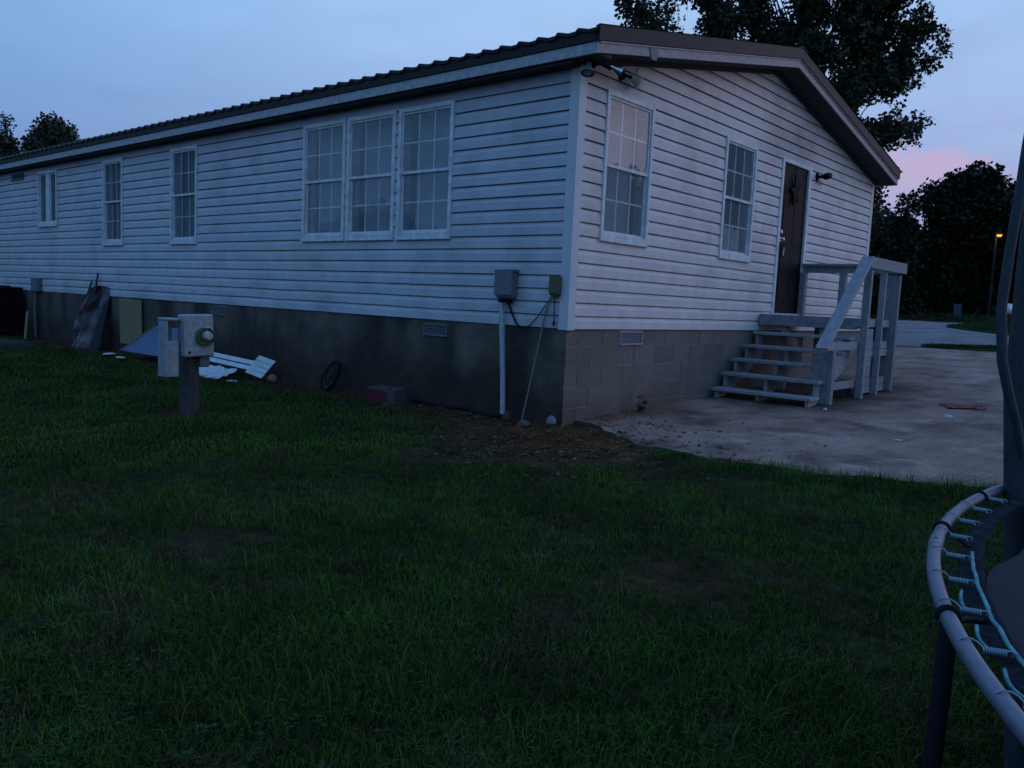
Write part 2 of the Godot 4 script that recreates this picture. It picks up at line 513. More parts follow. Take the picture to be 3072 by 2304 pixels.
func make_ground():
	# one sheet to the horizon: fine near the house, coarse far off
	var xs := []
	var zs := []
	for a in [-420.0, -200.0, -90.0, -45.0, -25.0, -16.0, -12.0]:
		xs.append(a)
	var q := -10.0
	while q < 2.01:
		xs.append(q); q += 0.12
	for a in [4.0, 7.0, 11.0, 15.0, 20.0, 28.0, 38.0, 50.0, 60.0, 90.0, 200.0, 420.0]:
		xs.append(a)
	for a in [-420.0, -200.0, -100.0, -60.0, -40.0, -30.0, -24.0]:
		zs.append(a)
	q = -21.0
	while q < -8.0:
		zs.append(q); q += 0.3
	while q < 6.5:
		zs.append(q); q += 0.12
	for a in [8.0, 11.0, 16.0, 24.0, 40.0, 90.0, 200.0, 420.0]:
		zs.append(a)
	var rows := []
	var cols := []
	for z in zs:
		var r := PackedVector3Array()
		var c := PackedColorArray()
		for x in xs:
			r.append(Vector3(x, gh(x, z), z))
			var b := bare(x, z)
			var clay := 1.0 - smoothstep(0.3, 1.5, Vector2(x + 0.2, (z - 0.3) * 0.8).length())
			clay = maxf(clay, 0.5 * smoothstep(-1.3, -0.1, x) * (1.0 if z < 0.3 else 0.0))
			clay = maxf(clay, 0.5 * (1.0 - smoothstep(0.2, 0.7, Vector2(x + 2.25, z + 2.85).length())))
			clay = maxf(clay, 0.35 * (1.0 - smoothstep(0.3, 0.9, Vector2(x + 2.95, z - 2.95).length())))
			var dirt := Color(0.065, 0.044, 0.028).lerp(Color(0.17, 0.062, 0.030), clay)
			var k := 1.0 + 0.5 * nb.get_noise_2d(x * 1.7, z * 1.7)
			var grass := Color(0.030, 0.036, 0.014)
			if x > 16.0:
				grass = Color(0.022, 0.032, 0.014)
			var cc := grass.lerp(dirt, b)
			c.append(Color(cc.r * k, cc.g * k, cc.b * k))
		rows.append(r)
		cols.append(c)
	var g := Geo.new()
	g.grid(rows, cols, Vector3.UP)
	structure(put("ground", g, M.soil, self))

	# the concrete pad by the steps, a worn slab that runs on to the gravel
	rows = []
	cols = []
	var zz := 0.0
	var g2 := Geo.new()
	var edge_top := []
	while zz < 8.6:
		var r := PackedVector3Array()
		var c := PackedColorArray()
		var x0 := slab_edge(zz) + 0.05 * nf.get_noise_2d(zz * 1.3, 4.0) + 0.03 * nf.get_noise_2d(zz * 5.0, 9.0)
		var x1 := 14.85 + 0.35 * zz + 0.2 * nb.get_noise_2d(zz * 2.0, 1.0)
		for i in 150:
			var t := i / 149.0
			var x := lerpf(x0, x1, pow(t, 1.35))
			var y := gh(x, zz) + 0.028
			r.append(Vector3(x, y, zz))
			var st := nb.get_noise_2d(x * 0.35 + 3.0, zz * 1.1) * 0.7 + nb.get_noise_2d(x * 1.1, zz * 2.2 + 50.0) * 0.5
			var k := 0.88 + 0.42 * st + 0.18 * nf.get_noise_2d(x * 0.9, zz * 1.6)
			# long scuffs left by water and tyres
			var wx := x + 0.5 * nb.get_noise_2d(x * 0.8, zz * 0.8 + 20.0)
			var wz := zz + 0.5 * nb.get_noise_2d(x * 0.8 + 30.0, zz * 0.8)
			var sc := nb.get_noise_2d(wx * 0.9 + 11.0, wz * 1.1)
			k += 0.26 * smoothstep(0.1, 0.45, sc) - 0.30 * smoothstep(0.05, 0.45, -sc)
			k += 0.35 * smoothstep(0.3, 0.55, nf.get_noise_2d(wx * 0.35 + 40.0, wz * 0.55))
			k = clampf(k, 0.34, 1.4)
			var cc := Color(0.36, 0.238, 0.19)
			var clay := (1.0 - smoothstep(0.15, 0.62, zz + 0.35 * nb.get_noise_2d(x * 1.4, 3.0))) * (1.0 - smoothstep(1.4, 2.7, x))
			clay = maxf(clay, 0.55 * (1.0 - smoothstep(0.0, 0.3, x - x0 + 0.2 * nf.get_noise_2d(x, zz))))
			cc = cc.lerp(Color(0.22, 0.10, 0.06), clay * 0.9)
			var shade_grime := (1.0 - smoothstep(0.6, 1.5, absf(zz - 0.7) + 0.3 * nb.get_noise_2d(x * 1.2, zz * 1.2))) * smoothstep(2.3, 3.1, x) * (1.0 - smoothstep(5.6, 7.5, x))  # grime and painted-in shade on the slab under the steps
			cc = cc.lerp(Color(0.07, 0.052, 0.038), shade_grime * 0.85)
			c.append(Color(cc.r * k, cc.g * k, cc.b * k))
		rows.append(r)
		cols.append(c)
		edge_top.append(r[0])
		zz += 0.06
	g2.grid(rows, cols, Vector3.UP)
	g2.col = Color(0.09, 0.075, 0.065)
	for i in edge_top.size() - 1:
		g2.quad(edge_top[i], edge_top[i + 1], edge_top[i + 1] - Vector3(0.01, 0.08, 0), edge_top[i] - Vector3(0.01, 0.08, 0), Vector3(-1, 0, 0))
	rows = []
	cols = []
	for j in 44:
		var z := lerpf(-4.2, 0.0, j / 43.0)
		var r := PackedVector3Array()
		var c := PackedColorArray()
		for i in 70:
			var x := lerpf(8.3, 14.85 + 0.35 * z + 0.2 * nb.get_noise_2d(z * 2.0, 1.0), i / 69.0)
			r.append(Vector3(x, gh(x, z) + 0.028, z))
			var k := 0.85 + 0.4 * nb.get_noise_2d(x * 0.7, z * 1.1) + 0.2 * nf.get_noise_2d(x, z * 1.5)
			c.append(Color(0.36 * k, 0.25 * k, 0.20 * k))
		rows.append(r)
		cols.append(c)
	g2.grid(rows, cols, Vector3.UP)
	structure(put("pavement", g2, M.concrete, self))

	# gravel road
	var gr := Geo.new()
	rows = []
	cols = []
	for j in 60:
		var z := lerpf(-17.0, 14.0, j / 59.0)
		var r := PackedVector3Array()
		var c := PackedColorArray()
		for i in 90:
			var t := i / 89.0
			var x0 := 14.9 + 0.5 * (z + 1.4) + (0.35 if z > 0.0 else 0.0)
			if z < -3.0:
				x0 = minf(14.1 + 0.9 * (-3.0 - z), 28.0)
			x0 += 0.25 * nb.get_noise_2d(z, 7.0)
			var x1 := 33.0 + 0.7 * nb.get_noise_2d(z * 0.3, 2.0) + 0.12 * z
			var x := lerpf(x0, x1, t)
			r.append(Vector3(x, gh(x, z) + 0.012 + 0.01 * nb.get_noise_2d(x, z), z))
			var k := 1.0 + 0.4 * nb.get_noise_2d(x * 0.5, z * 0.8) + 0.35 * nf.get_noise_2d(x * 0.7, z * 1.3)
			c.append(Color(0.26 * k, 0.25 * k, 0.255 * k))
		rows.append(r)
		cols.append(c)
	gr.grid(rows, cols, Vector3.UP)
	structure(put("road", gr, M.gravel, self))

	# grass island in the gravel and the strip between slab and gravel
	var isl := Geo.new()
	isl.col = Color(0.035, 0.06, 0.02)
	var isp := []
	for p in [[27.4, -3.25], [25.6, -2.1], [24.2, -1.0], [22.4, 0.8], [20.8, 3.0], [19.5, 8.0], [34.5, 8.0], [33.2, 0.0], [31.4, -3.1], [29.4, -3.5]]:
		isp.append(Vector3(p[0], gh(p[0], p[1]) + 0.03, p[1]))
	isl.prism(isp, Vector3(0, 0.03, 0))
	structure(put("lawn", isl, M.soil, self))
	var stp := Geo.new()
	stp.col = Color(0.03, 0.052, 0.018)
	var ssp := []
	for p in [[14.95, -0.75], [15.7, 0.0], [16.4, 0.7], [17.9, 2.4], [19.5, 4.4], [18.2, 4.6], [16.1, 2.3], [15.0, 1.0], [14.75, 0.1]]:
		ssp.append(Vector3(p[0], gh(p[0], p[1]) + 0.035, p[1]))
	stp.prism(ssp, Vector3(0, 0.02, 0))
	structure(put("lawn", stp, M.soil, self))

# ------------------------------------------------------------------ the house
# soffit underside above the gable
func soffit_y(x: float) -> float:
	return SB + 2.475 + 0.205 * minf(x, WID - x)

func siding_col(gable: bool, u: float, y: float) -> Color:
	var s := 0.0 if gable else 40.0
	var base := Color(0.72, 0.635, 0.60) if gable else Color(0.55, 0.545, 0.575)  # same vinyl: warm light on the gable, blue on the long wall, put into colour
	var k := 1.0 + 0.09 * nb.get_noise_3d(u * 0.55, y * 0.9, s) + 0.07 * nf.get_noise_3d(u * 0.9, y * 1.6, s)
	# runs of dirt down the wall
	var streak := nb.get_noise_3d(u * 2.6, y * 0.22, s + 9.0)
	k -= 0.16 * smoothstep(0.05, 0.5, streak)
	var d := 0.0
	if gable:
		# soot over the door and beside it
		var e := Vector2((u - 5.0) / 0.8, (y - 3.46) / 0.36).length() + 0.45 * nb.get_noise_3d(u * 1.8, y * 1.8, 3.0)
		d = maxf(d, 0.56 * (1.0 - smoothstep(0.1, 1.2, e)))
		e = Vector2((u - 4.2) / 0.42, (y - 3.4) / 0.75).length() + 0.4 * nb.get_noise_3d(u * 1.5, y * 1.5, 5.0)
		d = maxf(d, 0.4 * (1.0 - smoothstep(0.2, 1.0, e)))
		# rusty dirt under the corner eave
		e = Vector2((u - 0.55) / 0.8, (y - 3.45) / 0.3).length() + 0.5 * nb.get_noise_3d(u * 2.0, y * 2.0, 7.0)
		d = maxf(d, 0.5 * (1.0 - smoothstep(0.2, 1.05, e)))
	else:
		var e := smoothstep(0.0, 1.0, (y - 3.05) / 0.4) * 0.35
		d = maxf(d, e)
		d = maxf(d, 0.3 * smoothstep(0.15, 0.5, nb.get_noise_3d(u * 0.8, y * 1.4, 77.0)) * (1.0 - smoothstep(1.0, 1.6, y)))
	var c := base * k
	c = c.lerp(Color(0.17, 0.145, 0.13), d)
	return Color(c.r, c.g, c.b)

func siding_board(parent: Node, gable: bool, u0: float, u1: float, k: int, lift := 0.0):
	var y0 := SB + k * CO
	var prof := [Vector2(-0.006, 0.0), Vector2(0.019, 0.0), Vector2(0.0185, 0.006), Vector2(0.0165, 0.076), Vector2(0.013, 0.083), Vector2(0.003, 0.1145), Vector2(-0.010, 0.116), Vector2(-0.010, CO)]
	var n := maxi(1, int(ceil((u1 - u0) / 0.28)))
	var g := Geo.new()
	var jit := rnd(-0.0015, 0.0015)
	for s in prof.size() - 1:
		var rows := []
		var cols := []
		for e in 2:
			var r := PackedVector3Array()
			var c := PackedColorArray()
			var p: Vector2 = prof[s + e]
			for i in n + 1:
				var t := float(i) / n
				var u := lerpf(u0, u1, t)
				var w := jit
				if not gable and k >= 1 and k <= 2:
					w += 0.011 * nb.get_noise_2d(u * 0.9, 3.0) * smoothstep(0.3, 0.9, -u)
				r.append(Vector3(u, y0 + p.y + w, p.x + lift))
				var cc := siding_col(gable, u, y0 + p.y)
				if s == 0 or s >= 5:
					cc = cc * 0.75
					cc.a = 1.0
				c.append(cc)
			rows.append(r)
			cols.append(c)
		var dir: Vector2 = prof[s + 1] - prof[s]
		g.grid(rows, cols, Vector3(0, -dir.x, dir.y))
	for u in [u0, u1]:
		# the cut end of the lap
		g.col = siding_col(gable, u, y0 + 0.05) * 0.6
		g.quad(Vector3(u, y0 + jit, 0.0 + lift), Vector3(u, y0 + jit, 0.019 + lift), Vector3(u, y0 + 0.114 + jit, 0.006 + lift), Vector3(u, y0 + 0.114 + jit, -0.004 + lift), Vector3(-1.0 if u == u0 else 1.0, 0, 0))
	put("siding_board", g, M.vinyl, parent)

func siding_run(parent: Node, gable: bool, u0: float, u1: float, k: int):
	# panels are two courses high, lapped at staggered joints
	var step := 3.66
	var off := fposmod(floorf(k / 2.0) * 1.43 + (0.6 if gable else 0.0), step)
	var a := u0
	var q: float = (floor((u0 - off) / step) + 1.0) * step + off
	var n := int(q / step) % 2
	while q < u1 - 0.15:
		if q > a + 0.15:
			siding_board(parent, gable, a, q + 0.025, k, 0.0022 if n % 2 == 0 else 0.0)
			a = q
		n += 1
		q += step
	siding_board(parent, gable, a, u1, k, 0.0022 if n % 2 == 0 else 0.0)

func cut(u0: float, u1: float, k: int, holes: Array) -> Array:
	# the stretches of a course left between openings
	var out := [[u0, u1]]
	for h in holes:
		if k < h[2] or k > h[3]:
			continue
		var nx := []
		for s in out:
			if h[1] <= s[0] or h[0] >= s[1]:
				nx.append(s)
				continue
			if h[0] - s[0] > 0.01:
				nx.append([s[0], h[0]])
			if s[1] - h[1] > 0.01:
				nx.append([h[1], s[1]])
		out = nx
	return out

# a double-hung window in a wall's own axes (u along, y up, n out)
func window(house: Node, wall_xf: Transform3D, u0: float, u1: float, y0: float, y1: float, kind: String):
	var g := Geo.new()
	var f := 0.036
	var hi := 0.034
	# outer frame with a nailing flange and a projecting sill
	g.b2(Vector3(u0 - 0.012, y0 - 0.01, -0.03), Vector3(u0 + f, y1 + 0.012, hi), 0.004)
	g.b2(Vector3(u1 - f, y0 - 0.01, -0.03), Vector3(u1 + 0.012, y1 + 0.012, hi), 0.004)
	g.b2(Vector3(u0 + f, y1 - f, -0.03), Vector3(u1 - f, y1 + 0.012, hi - 0.002), 0.004)
	g.b2(Vector3(u0 + f, y0 - 0.01, -0.03), Vector3(u1 - f, y0 + 0.05, hi - 0.002), 0.004)
	g.b2(Vector3(u0 - 0.018, y0 - 0.03, -0.01), Vector3(u1 + 0.018, y0 - 0.011, hi + 0.014), 0.004)
	var w := put("window", g, M.trim, house)
	w.transform = wall_xf
	var ym := (y0 + y1) * 0.5 + 0.005
	var sashes := []
	if kind == "slit":
		var c := (u0 + u1) * 0.5
		sashes = [[u0 + f, c - 0.09, y0 + 0.05, y1 - f, -0.004], [c + 0.09, u1 - f, y0 + 0.05, y1 - f, -0.004]]
		var mg := Geo.new()
		mg.b2(Vector3(c - 0.09, y0 + 0.05, -0.03), Vector3(c + 0.09, y1 - f, 0.02), 0.004)
		put("mullion", mg, M.trim, w)
	else:
		sashes = [[u0 + f, u1 - f, ym - 0.012, y1 - f, 0.006], [u0 + f, u1 - f, y0 + 0.05, ym + 0.014, -0.014]]
	for s in sashes:
		var sg := Geo.new()
		var b := 0.024
		var a: float = s[4]
		sg.b2(Vector3(s[0], s[2], a - 0.01), Vector3(s[0] + b, s[3], a + 0.012), 0.003)
		sg.b2(Vector3(s[1] - b, s[2], a - 0.01), Vector3(s[1], s[3], a + 0.012), 0.003)
		sg.b2(Vector3(s[0] + b, s[2], a - 0.01), Vector3(s[1] - b, s[2] + 0.032, a + 0.0115), 0.003)
		sg.b2(Vector3(s[0] + b, s[3] - b, a - 0.01), Vector3(s[1] - b, s[3], a + 0.0115), 0.003)
		put("sash", sg, M.trim, w)
		var pg := Geo.new()
		pg.b2(Vector3(s[0] + b, s[2] + 0.032, a - 0.002), Vector3(s[1] - b, s[3] - b, a + 0.001))
		put("pane", pg, M.glass, w)
		if kind != "slit":
			for q in 2:
				var um: float = lerpf(s[0] + b, s[1] - b, (q + 1) / 3.0)
				var mg := Geo.new()
				mg.b2(Vector3(um - 0.0075, s[2] + 0.032, a - 0.0095), Vector3(um + 0.0075, s[3] - b, a - 0.0035))
				put("muntin", mg, M.trim, w)
			var yq: float = (s[2] + 0.032 + s[3] - b) * 0.5
			var hg := Geo.new()
			hg.b2(Vector3(s[0] + b, yq - 0.0075, a - 0.009), Vector3(s[1] - b, yq + 0.0075, a - 0.004))
			put("muntin", hg, M.trim, w)
	# the reveal inside and the dark room behind
	var rg := Geo.new()
	var d := -0.16
	rg.quad(Vector3(u0, y0, -0.03), Vector3(u0, y1, -0.03), Vector3(u0, y1, d), Vector3(u0, y0, d), Vector3(1, 0, 0))
	rg.quad(Vector3(u1, y0, -0.03), Vector3(u1, y1, -0.03), Vector3(u1, y1, d), Vector3(u1, y0, d), Vector3(-1, 0, 0))
	rg.quad(Vector3(u0, y1, -0.03), Vector3(u1, y1, -0.03), Vector3(u1, y1, d), Vector3(u0, y1, d), Vector3(0, -1, 0))
	rg.quad(Vector3(u0, y0, -0.03), Vector3(u1, y0, -0.03), Vector3(u1, y0, d), Vector3(u0, y0, d), Vector3(0, 1, 0))
	put("reveal", rg, M.reveal, w)
	var dg := Geo.new()
	dg.b2(Vector3(u0 - 0.3, y0 - 0.3, -0.62), Vector3(u1 + 0.3, y1 + 0.3, -0.6))
	dg.b2(Vector3(u0 - 0.32, y0 - 0.3, -0.6), Vector3(u0 - 0.3, y1 + 0.3, -0.162))
	dg.b2(Vector3(u1 + 0.3, y0 - 0.3, -0.6), Vector3(u1 + 0.32, y1 + 0.3, -0.162))
	put("room_wall", dg, M.room, w)
	# mini-blind: thin slats hung a hand behind the glass
	var bg := Geo.new()
	var bl := u0 + 0.115
	var br := u1 - 0.105
	var by := y1 - 0.07
	var tilt := 62.0
	if kind == "open":
		# no blind here, only a short sheer curtain at the foot
		var rows := []
		for j in 3:
			var r := PackedVector3Array()
			for i in 49:
				var t := i / 48.0
				r.append(Vector3(lerpf(u0 + 0.03, u1 - 0.03, t), y0 + 0.04 + 0.17 * j + 0.012 * sin(t * 30.0) * j, -0.12 + 0.016 * sin(t * 46.0 + 0.3 * j)))
			rows.append(r)
		var cg := Geo.new()
		cg.grid(rows, [], Vector3(0, 0, 1))
		put("curtain", cg, M.reveal, w)
		return
	bg.b2(Vector3(bl, by, -0.165), Vector3(br, by + 0.03, -0.135))
	while by > y0 + 0.06:
		by -= 0.0215
		var xf := Transform3D(Basis(Vector3(1, 0, 0), deg_to_rad(tilt + rnd(-4, 4))), Vector3((bl + br) * 0.5, by, -0.15))
		bg.box(xf, Vector3(br - bl, 0.0012, 0.025))
	var bo := put("blind", bg, M.blind if kind == "shut" else M.blind_dim, w)
	bo.set_meta("kind", "stuff")

func make_house():
	var house := thing("manufactured_home", "long white vinyl-sided home with brown ribbed metal roof on a block foundation", "house")
	var gx := Transform3D.IDENTITY
	var lx := Transform3D(Basis(Vector3(0, 0, 1), Vector3(0, 1, 0), Vector3(-1, 0, 0)), Vector3.ZERO)

	var gh_ := [[0.43, 1.265, 7, 17], [2.905, 3.725, 7, 17], [4.525, 5.51, 1, 17]]
	var lh := [[-4.265, -3.43, 7, 17], [-3.37, -2.53, 7, 17], [-2.455, -1.61, 7, 17], [-7.725, -6.94, 7, 17], [-10.15, -9.40, 7, 17], [-13.08, -12.17, 10, 17]]

	# gable wall: sheathing, then each board
	var sg := Geo.new()
	var gb := []
	for k in 26:
		var y0 := k * CO
		var u0 := 0.085
		var u1 := WID - 0.085
		if k >= 19:
			u0 = maxf(u0, (y0 - 2.46) / 0.2 + 0.01)
			u1 = WID - u0
		if u1 - u0 < 0.1:
			continue
		for s in cut(u0, u1, k, gh_):
			sg.b2(Vector3(s[0], SB + y0, -0.03), Vector3(s[1], SB + y0 + CO, -0.012))
			gb.append([s[0], s[1], k])
	sg.b2(Vector3(0, SB, -0.03), Vector3(0.085, SB + 2.5, -0.012))
	sg.b2(Vector3(WID - 0.085, SB, -0.03), Vector3(WID, SB + 2.5, -0.012))
	var gw := put("gable_wall", sg, M.sheath, house)
	for s in gb:
		siding_run(gw, true, s[0], s[1], s[2])
	# long wall
	var sl := Geo.new()
	var lb := []
	for k in 20:
		for s in cut(-LEN, -0.085, k, lh):
			sl.b2(Vector3(s[0], SB + k * CO, -0.03), Vector3(s[1], SB + (k + 1) * CO, -0.012))
			lb.append([s[0], s[1], k])
	sl.b2(Vector3(-0.085, SB, -0.03), Vector3(0, SB + 2.5, -0.012))
	var lw := put("long_wall", sl, M.sheath, house)
	lw.transform = lx
	for s in lb:
		siding_run(lw, false, s[0], s[1], s[2])
	# corner posts
	for a in [[0.0, 1.0], [WID, -1.0]]:
		var cg := Geo.new()
		var x: float = a[0]
		var sx: float = a[1]
		var yb := SB - 0.012
		var yt := SB + 2.47
		var ncell := 12
		for i in ncell:
			var ya := lerpf(yb, yt, float(i) / ncell)
			var yc := lerpf(yb, yt, float(i + 1) / ncell)
			cg.col = Color(1, 1, 1) * (1.0 + 0.1 * nb.get_noise_1d(ya * 3.0 + x))
			cg.col.a = 1.0
			cg.b2(Vector3(minf(x - sx * 0.022, x + sx * 0.088), ya, -0.01), Vector3(maxf(x - sx * 0.022, x + sx * 0.088), yc, 0.0225))
			cg.b2(Vector3(minf(x - sx * 0.0225, x - sx * 0.001), ya, -0.088), Vector3(maxf(x - sx * 0.0225, x - sx * 0.001), yc, -0.0105))
		put("corner_post", cg, mat(Color(0.57, 0.56, 0.57), 0.5), house)
	# the far walls, only closed up
	var fw := Geo.new()
	fw.b2(Vector3(WID - 0.03, 0.1, -LEN), Vector3(WID, SB + 2.47, -0.09))
	fw.b2(Vector3(0.03, 0.1, -LEN), Vector3(WID - 0.031, SB + 2.5, -LEN + 0.03))
	put("back_wall", fw, mat(Color(0.55, 0.55, 0.56), 0.6), house)
	var fl := Geo.new()
	fl.b2(Vector3(0.1, SB - 0.06, -LEN + 0.1), Vector3(WID - 0.1, SB - 0.02, -0.1))
	put("floor_deck", fl, M.dark, house)

	# windows
	for s in [[-4.265, -3.43, "shut"], [-3.37, -2.53, "shut"], [-2.455, -1.61, "shut"], [-7.725, -6.94, "dim"], [-10.15, -9.40, "dim"]]:
		window(house, lx, s[0], s[1], SB + 7 * CO, SB + 18 * CO, s[2])
	window(house, lx, -13.08, -12.17, SB + 10 * CO, SB + 18 * CO, "slit")
	window(house, gx, 0.43, 1.265, SB + 7 * CO, SB + 18 * CO, "shut")
	window(house, gx, 2.905, 3.725, SB + 7 * CO, SB + 18 * CO, "open")

	make_door(house)
	make_roof(house)
	make_foundation(house)
	# small louvre high on the long wall
	var vg := Geo.new()
	vg.b2(Vector3(-14.52, SB + 2.21, 0.02), Vector3(-13.82, SB + 2.235, 0.05), 0.004)
	vg.b2(Vector3(-14.52, SB + 2.32, 0.02), Vector3(-13.82, SB + 2.345, 0.05), 0.004)
	for i in 4:
		vg.box(Transform3D(Basis(Vector3(1, 0, 0), 0.7), Vector3(-14.17, SB + 2.25 + 0.022 * i, 0.03)), Vector3(0.68, 0.004, 0.03))
	var vo := put("louvre", vg, M.greybox, house)
	vo.transform = lx

func make_door(house: Node):
	var g := Geo.new()
	var yb := SB + 0.13
	var yt := SB + 18 * CO
	g.b2(Vector3(4.515, yb, -0.04), Vector3(4.58, yt + 0.02, 0.032), 0.004)
	g.b2(Vector3(5.432, yb, -0.04), Vector3(5.515, yt + 0.02, 0.032), 0.004)
	g.b2(Vector3(4.58, yt - 0.03, -0.04), Vector3(5.432, yt + 0.02, 0.031), 0.004)
	g.b2(Vector3(4.58, yb, -0.04), Vector3(5.432, SB + 0.235, 0.05), 0.004)
	var d := put("door", g, M.trim, house)
	var pg := Geo.new()
	var p0 := SB + 0.24
	var p1 := yt - 0.034
	pg.b2(Vector3(4.583, p0, -0.035), Vector3(5.429, p1, 0.004), 0.003)
	# shallow pressed panels
	for s in [[4.70, 4.96, 1.32, 1.95], [5.05, 5.31, 1.32, 1.95], [4.70, 4.96, 2.1, 2.9], [5.05, 5.31, 2.1, 2.9]]:
		pg.b2(Vector3(s[0], s[2], 0.0), Vector3(s[1], s[3], 0.008), 0.0035)
	put("door_panel", pg, M.door, d)
	var kg := Geo.new()
	var ax := Transform3D(Basis(Vector3(1, 0, 0), PI / 2), Vector3(4.645, 2.165, 0.004))
	kg.lathe(ax, [Vector2(0.0, 0.062), Vector2(0.02, 0.06), Vector2(0.028, 0.045), Vector2(0.022, 0.03), Vector2(0.012, 0.022), Vector2(0.012, 0.01), Vector2(0.033, 0.008), Vector2(0.033, 0.0)], 14)
	put("knob", kg, M.chrome, d)
	var lg := Geo.new()
	lg.lathe(Transform3D(Basis(Vector3(1, 0, 0), PI / 2), Vector3(4.645, 2.265, 0.004)), [Vector2(0.0, 0.024), Vector2(0.024, 0.022), Vector2(0.03, 0.012), Vector2(0.031, 0.0)], 14)
	put("deadbolt", lg, M.chrome, d)
	# a dark star hung on the door, and a tag on the knob: things of their own
	var star := thing("door_ornament", "black star-shaped ornament hanging on the brown door", "ornament", Vector3(4.98, 2.84, 0.022))
	var st := Geo.new()
	var pts := []
	for i in 10:
		var r := 0.20 if i % 2 == 0 else 0.085
		var a := PI / 2 + TAU * i / 10.0 + 0.25
		pts.append(Vector3(cos(a) * r * 0.85, sin(a) * r * 1.1, 0))
	st.prism(pts, Vector3(0, 0, 0.02))
	put("star", st, M.black, star)
	var hk := Geo.new()
	hk.tube([Vector3(-0.03, 0.21, 0.0), Vector3(0.03, 0.34, -0.008), Vector3(0.08, 0.46, -0.01)], [0.005], 6)
	put("cord", hk, M.black, star)
	var tagn := thing("door_hanger", "small bunch of dark and pale tags hanging from the door knob", "tag", Vector3(4.645, 2.06, 0.05))
	var tg := Geo.new()
	tg.box(Transform3D(Basis(Vector3(0, 0, 1), 0.12), Vector3(-0.02, -0.05, 0)), Vector3(0.075, 0.17, 0.012), 0.003)
	put("dark_tag", tg, M.black, tagn)
	var t2 := Geo.new()
	t2.box(Transform3D(Basis(Vector3(0, 0, 1), -0.2), Vector3(0.03, -0.06, 0.008)), Vector3(0.035, 0.11, 0.006), 0.002)
	put("pale_tag", t2, M.steel, tagn)

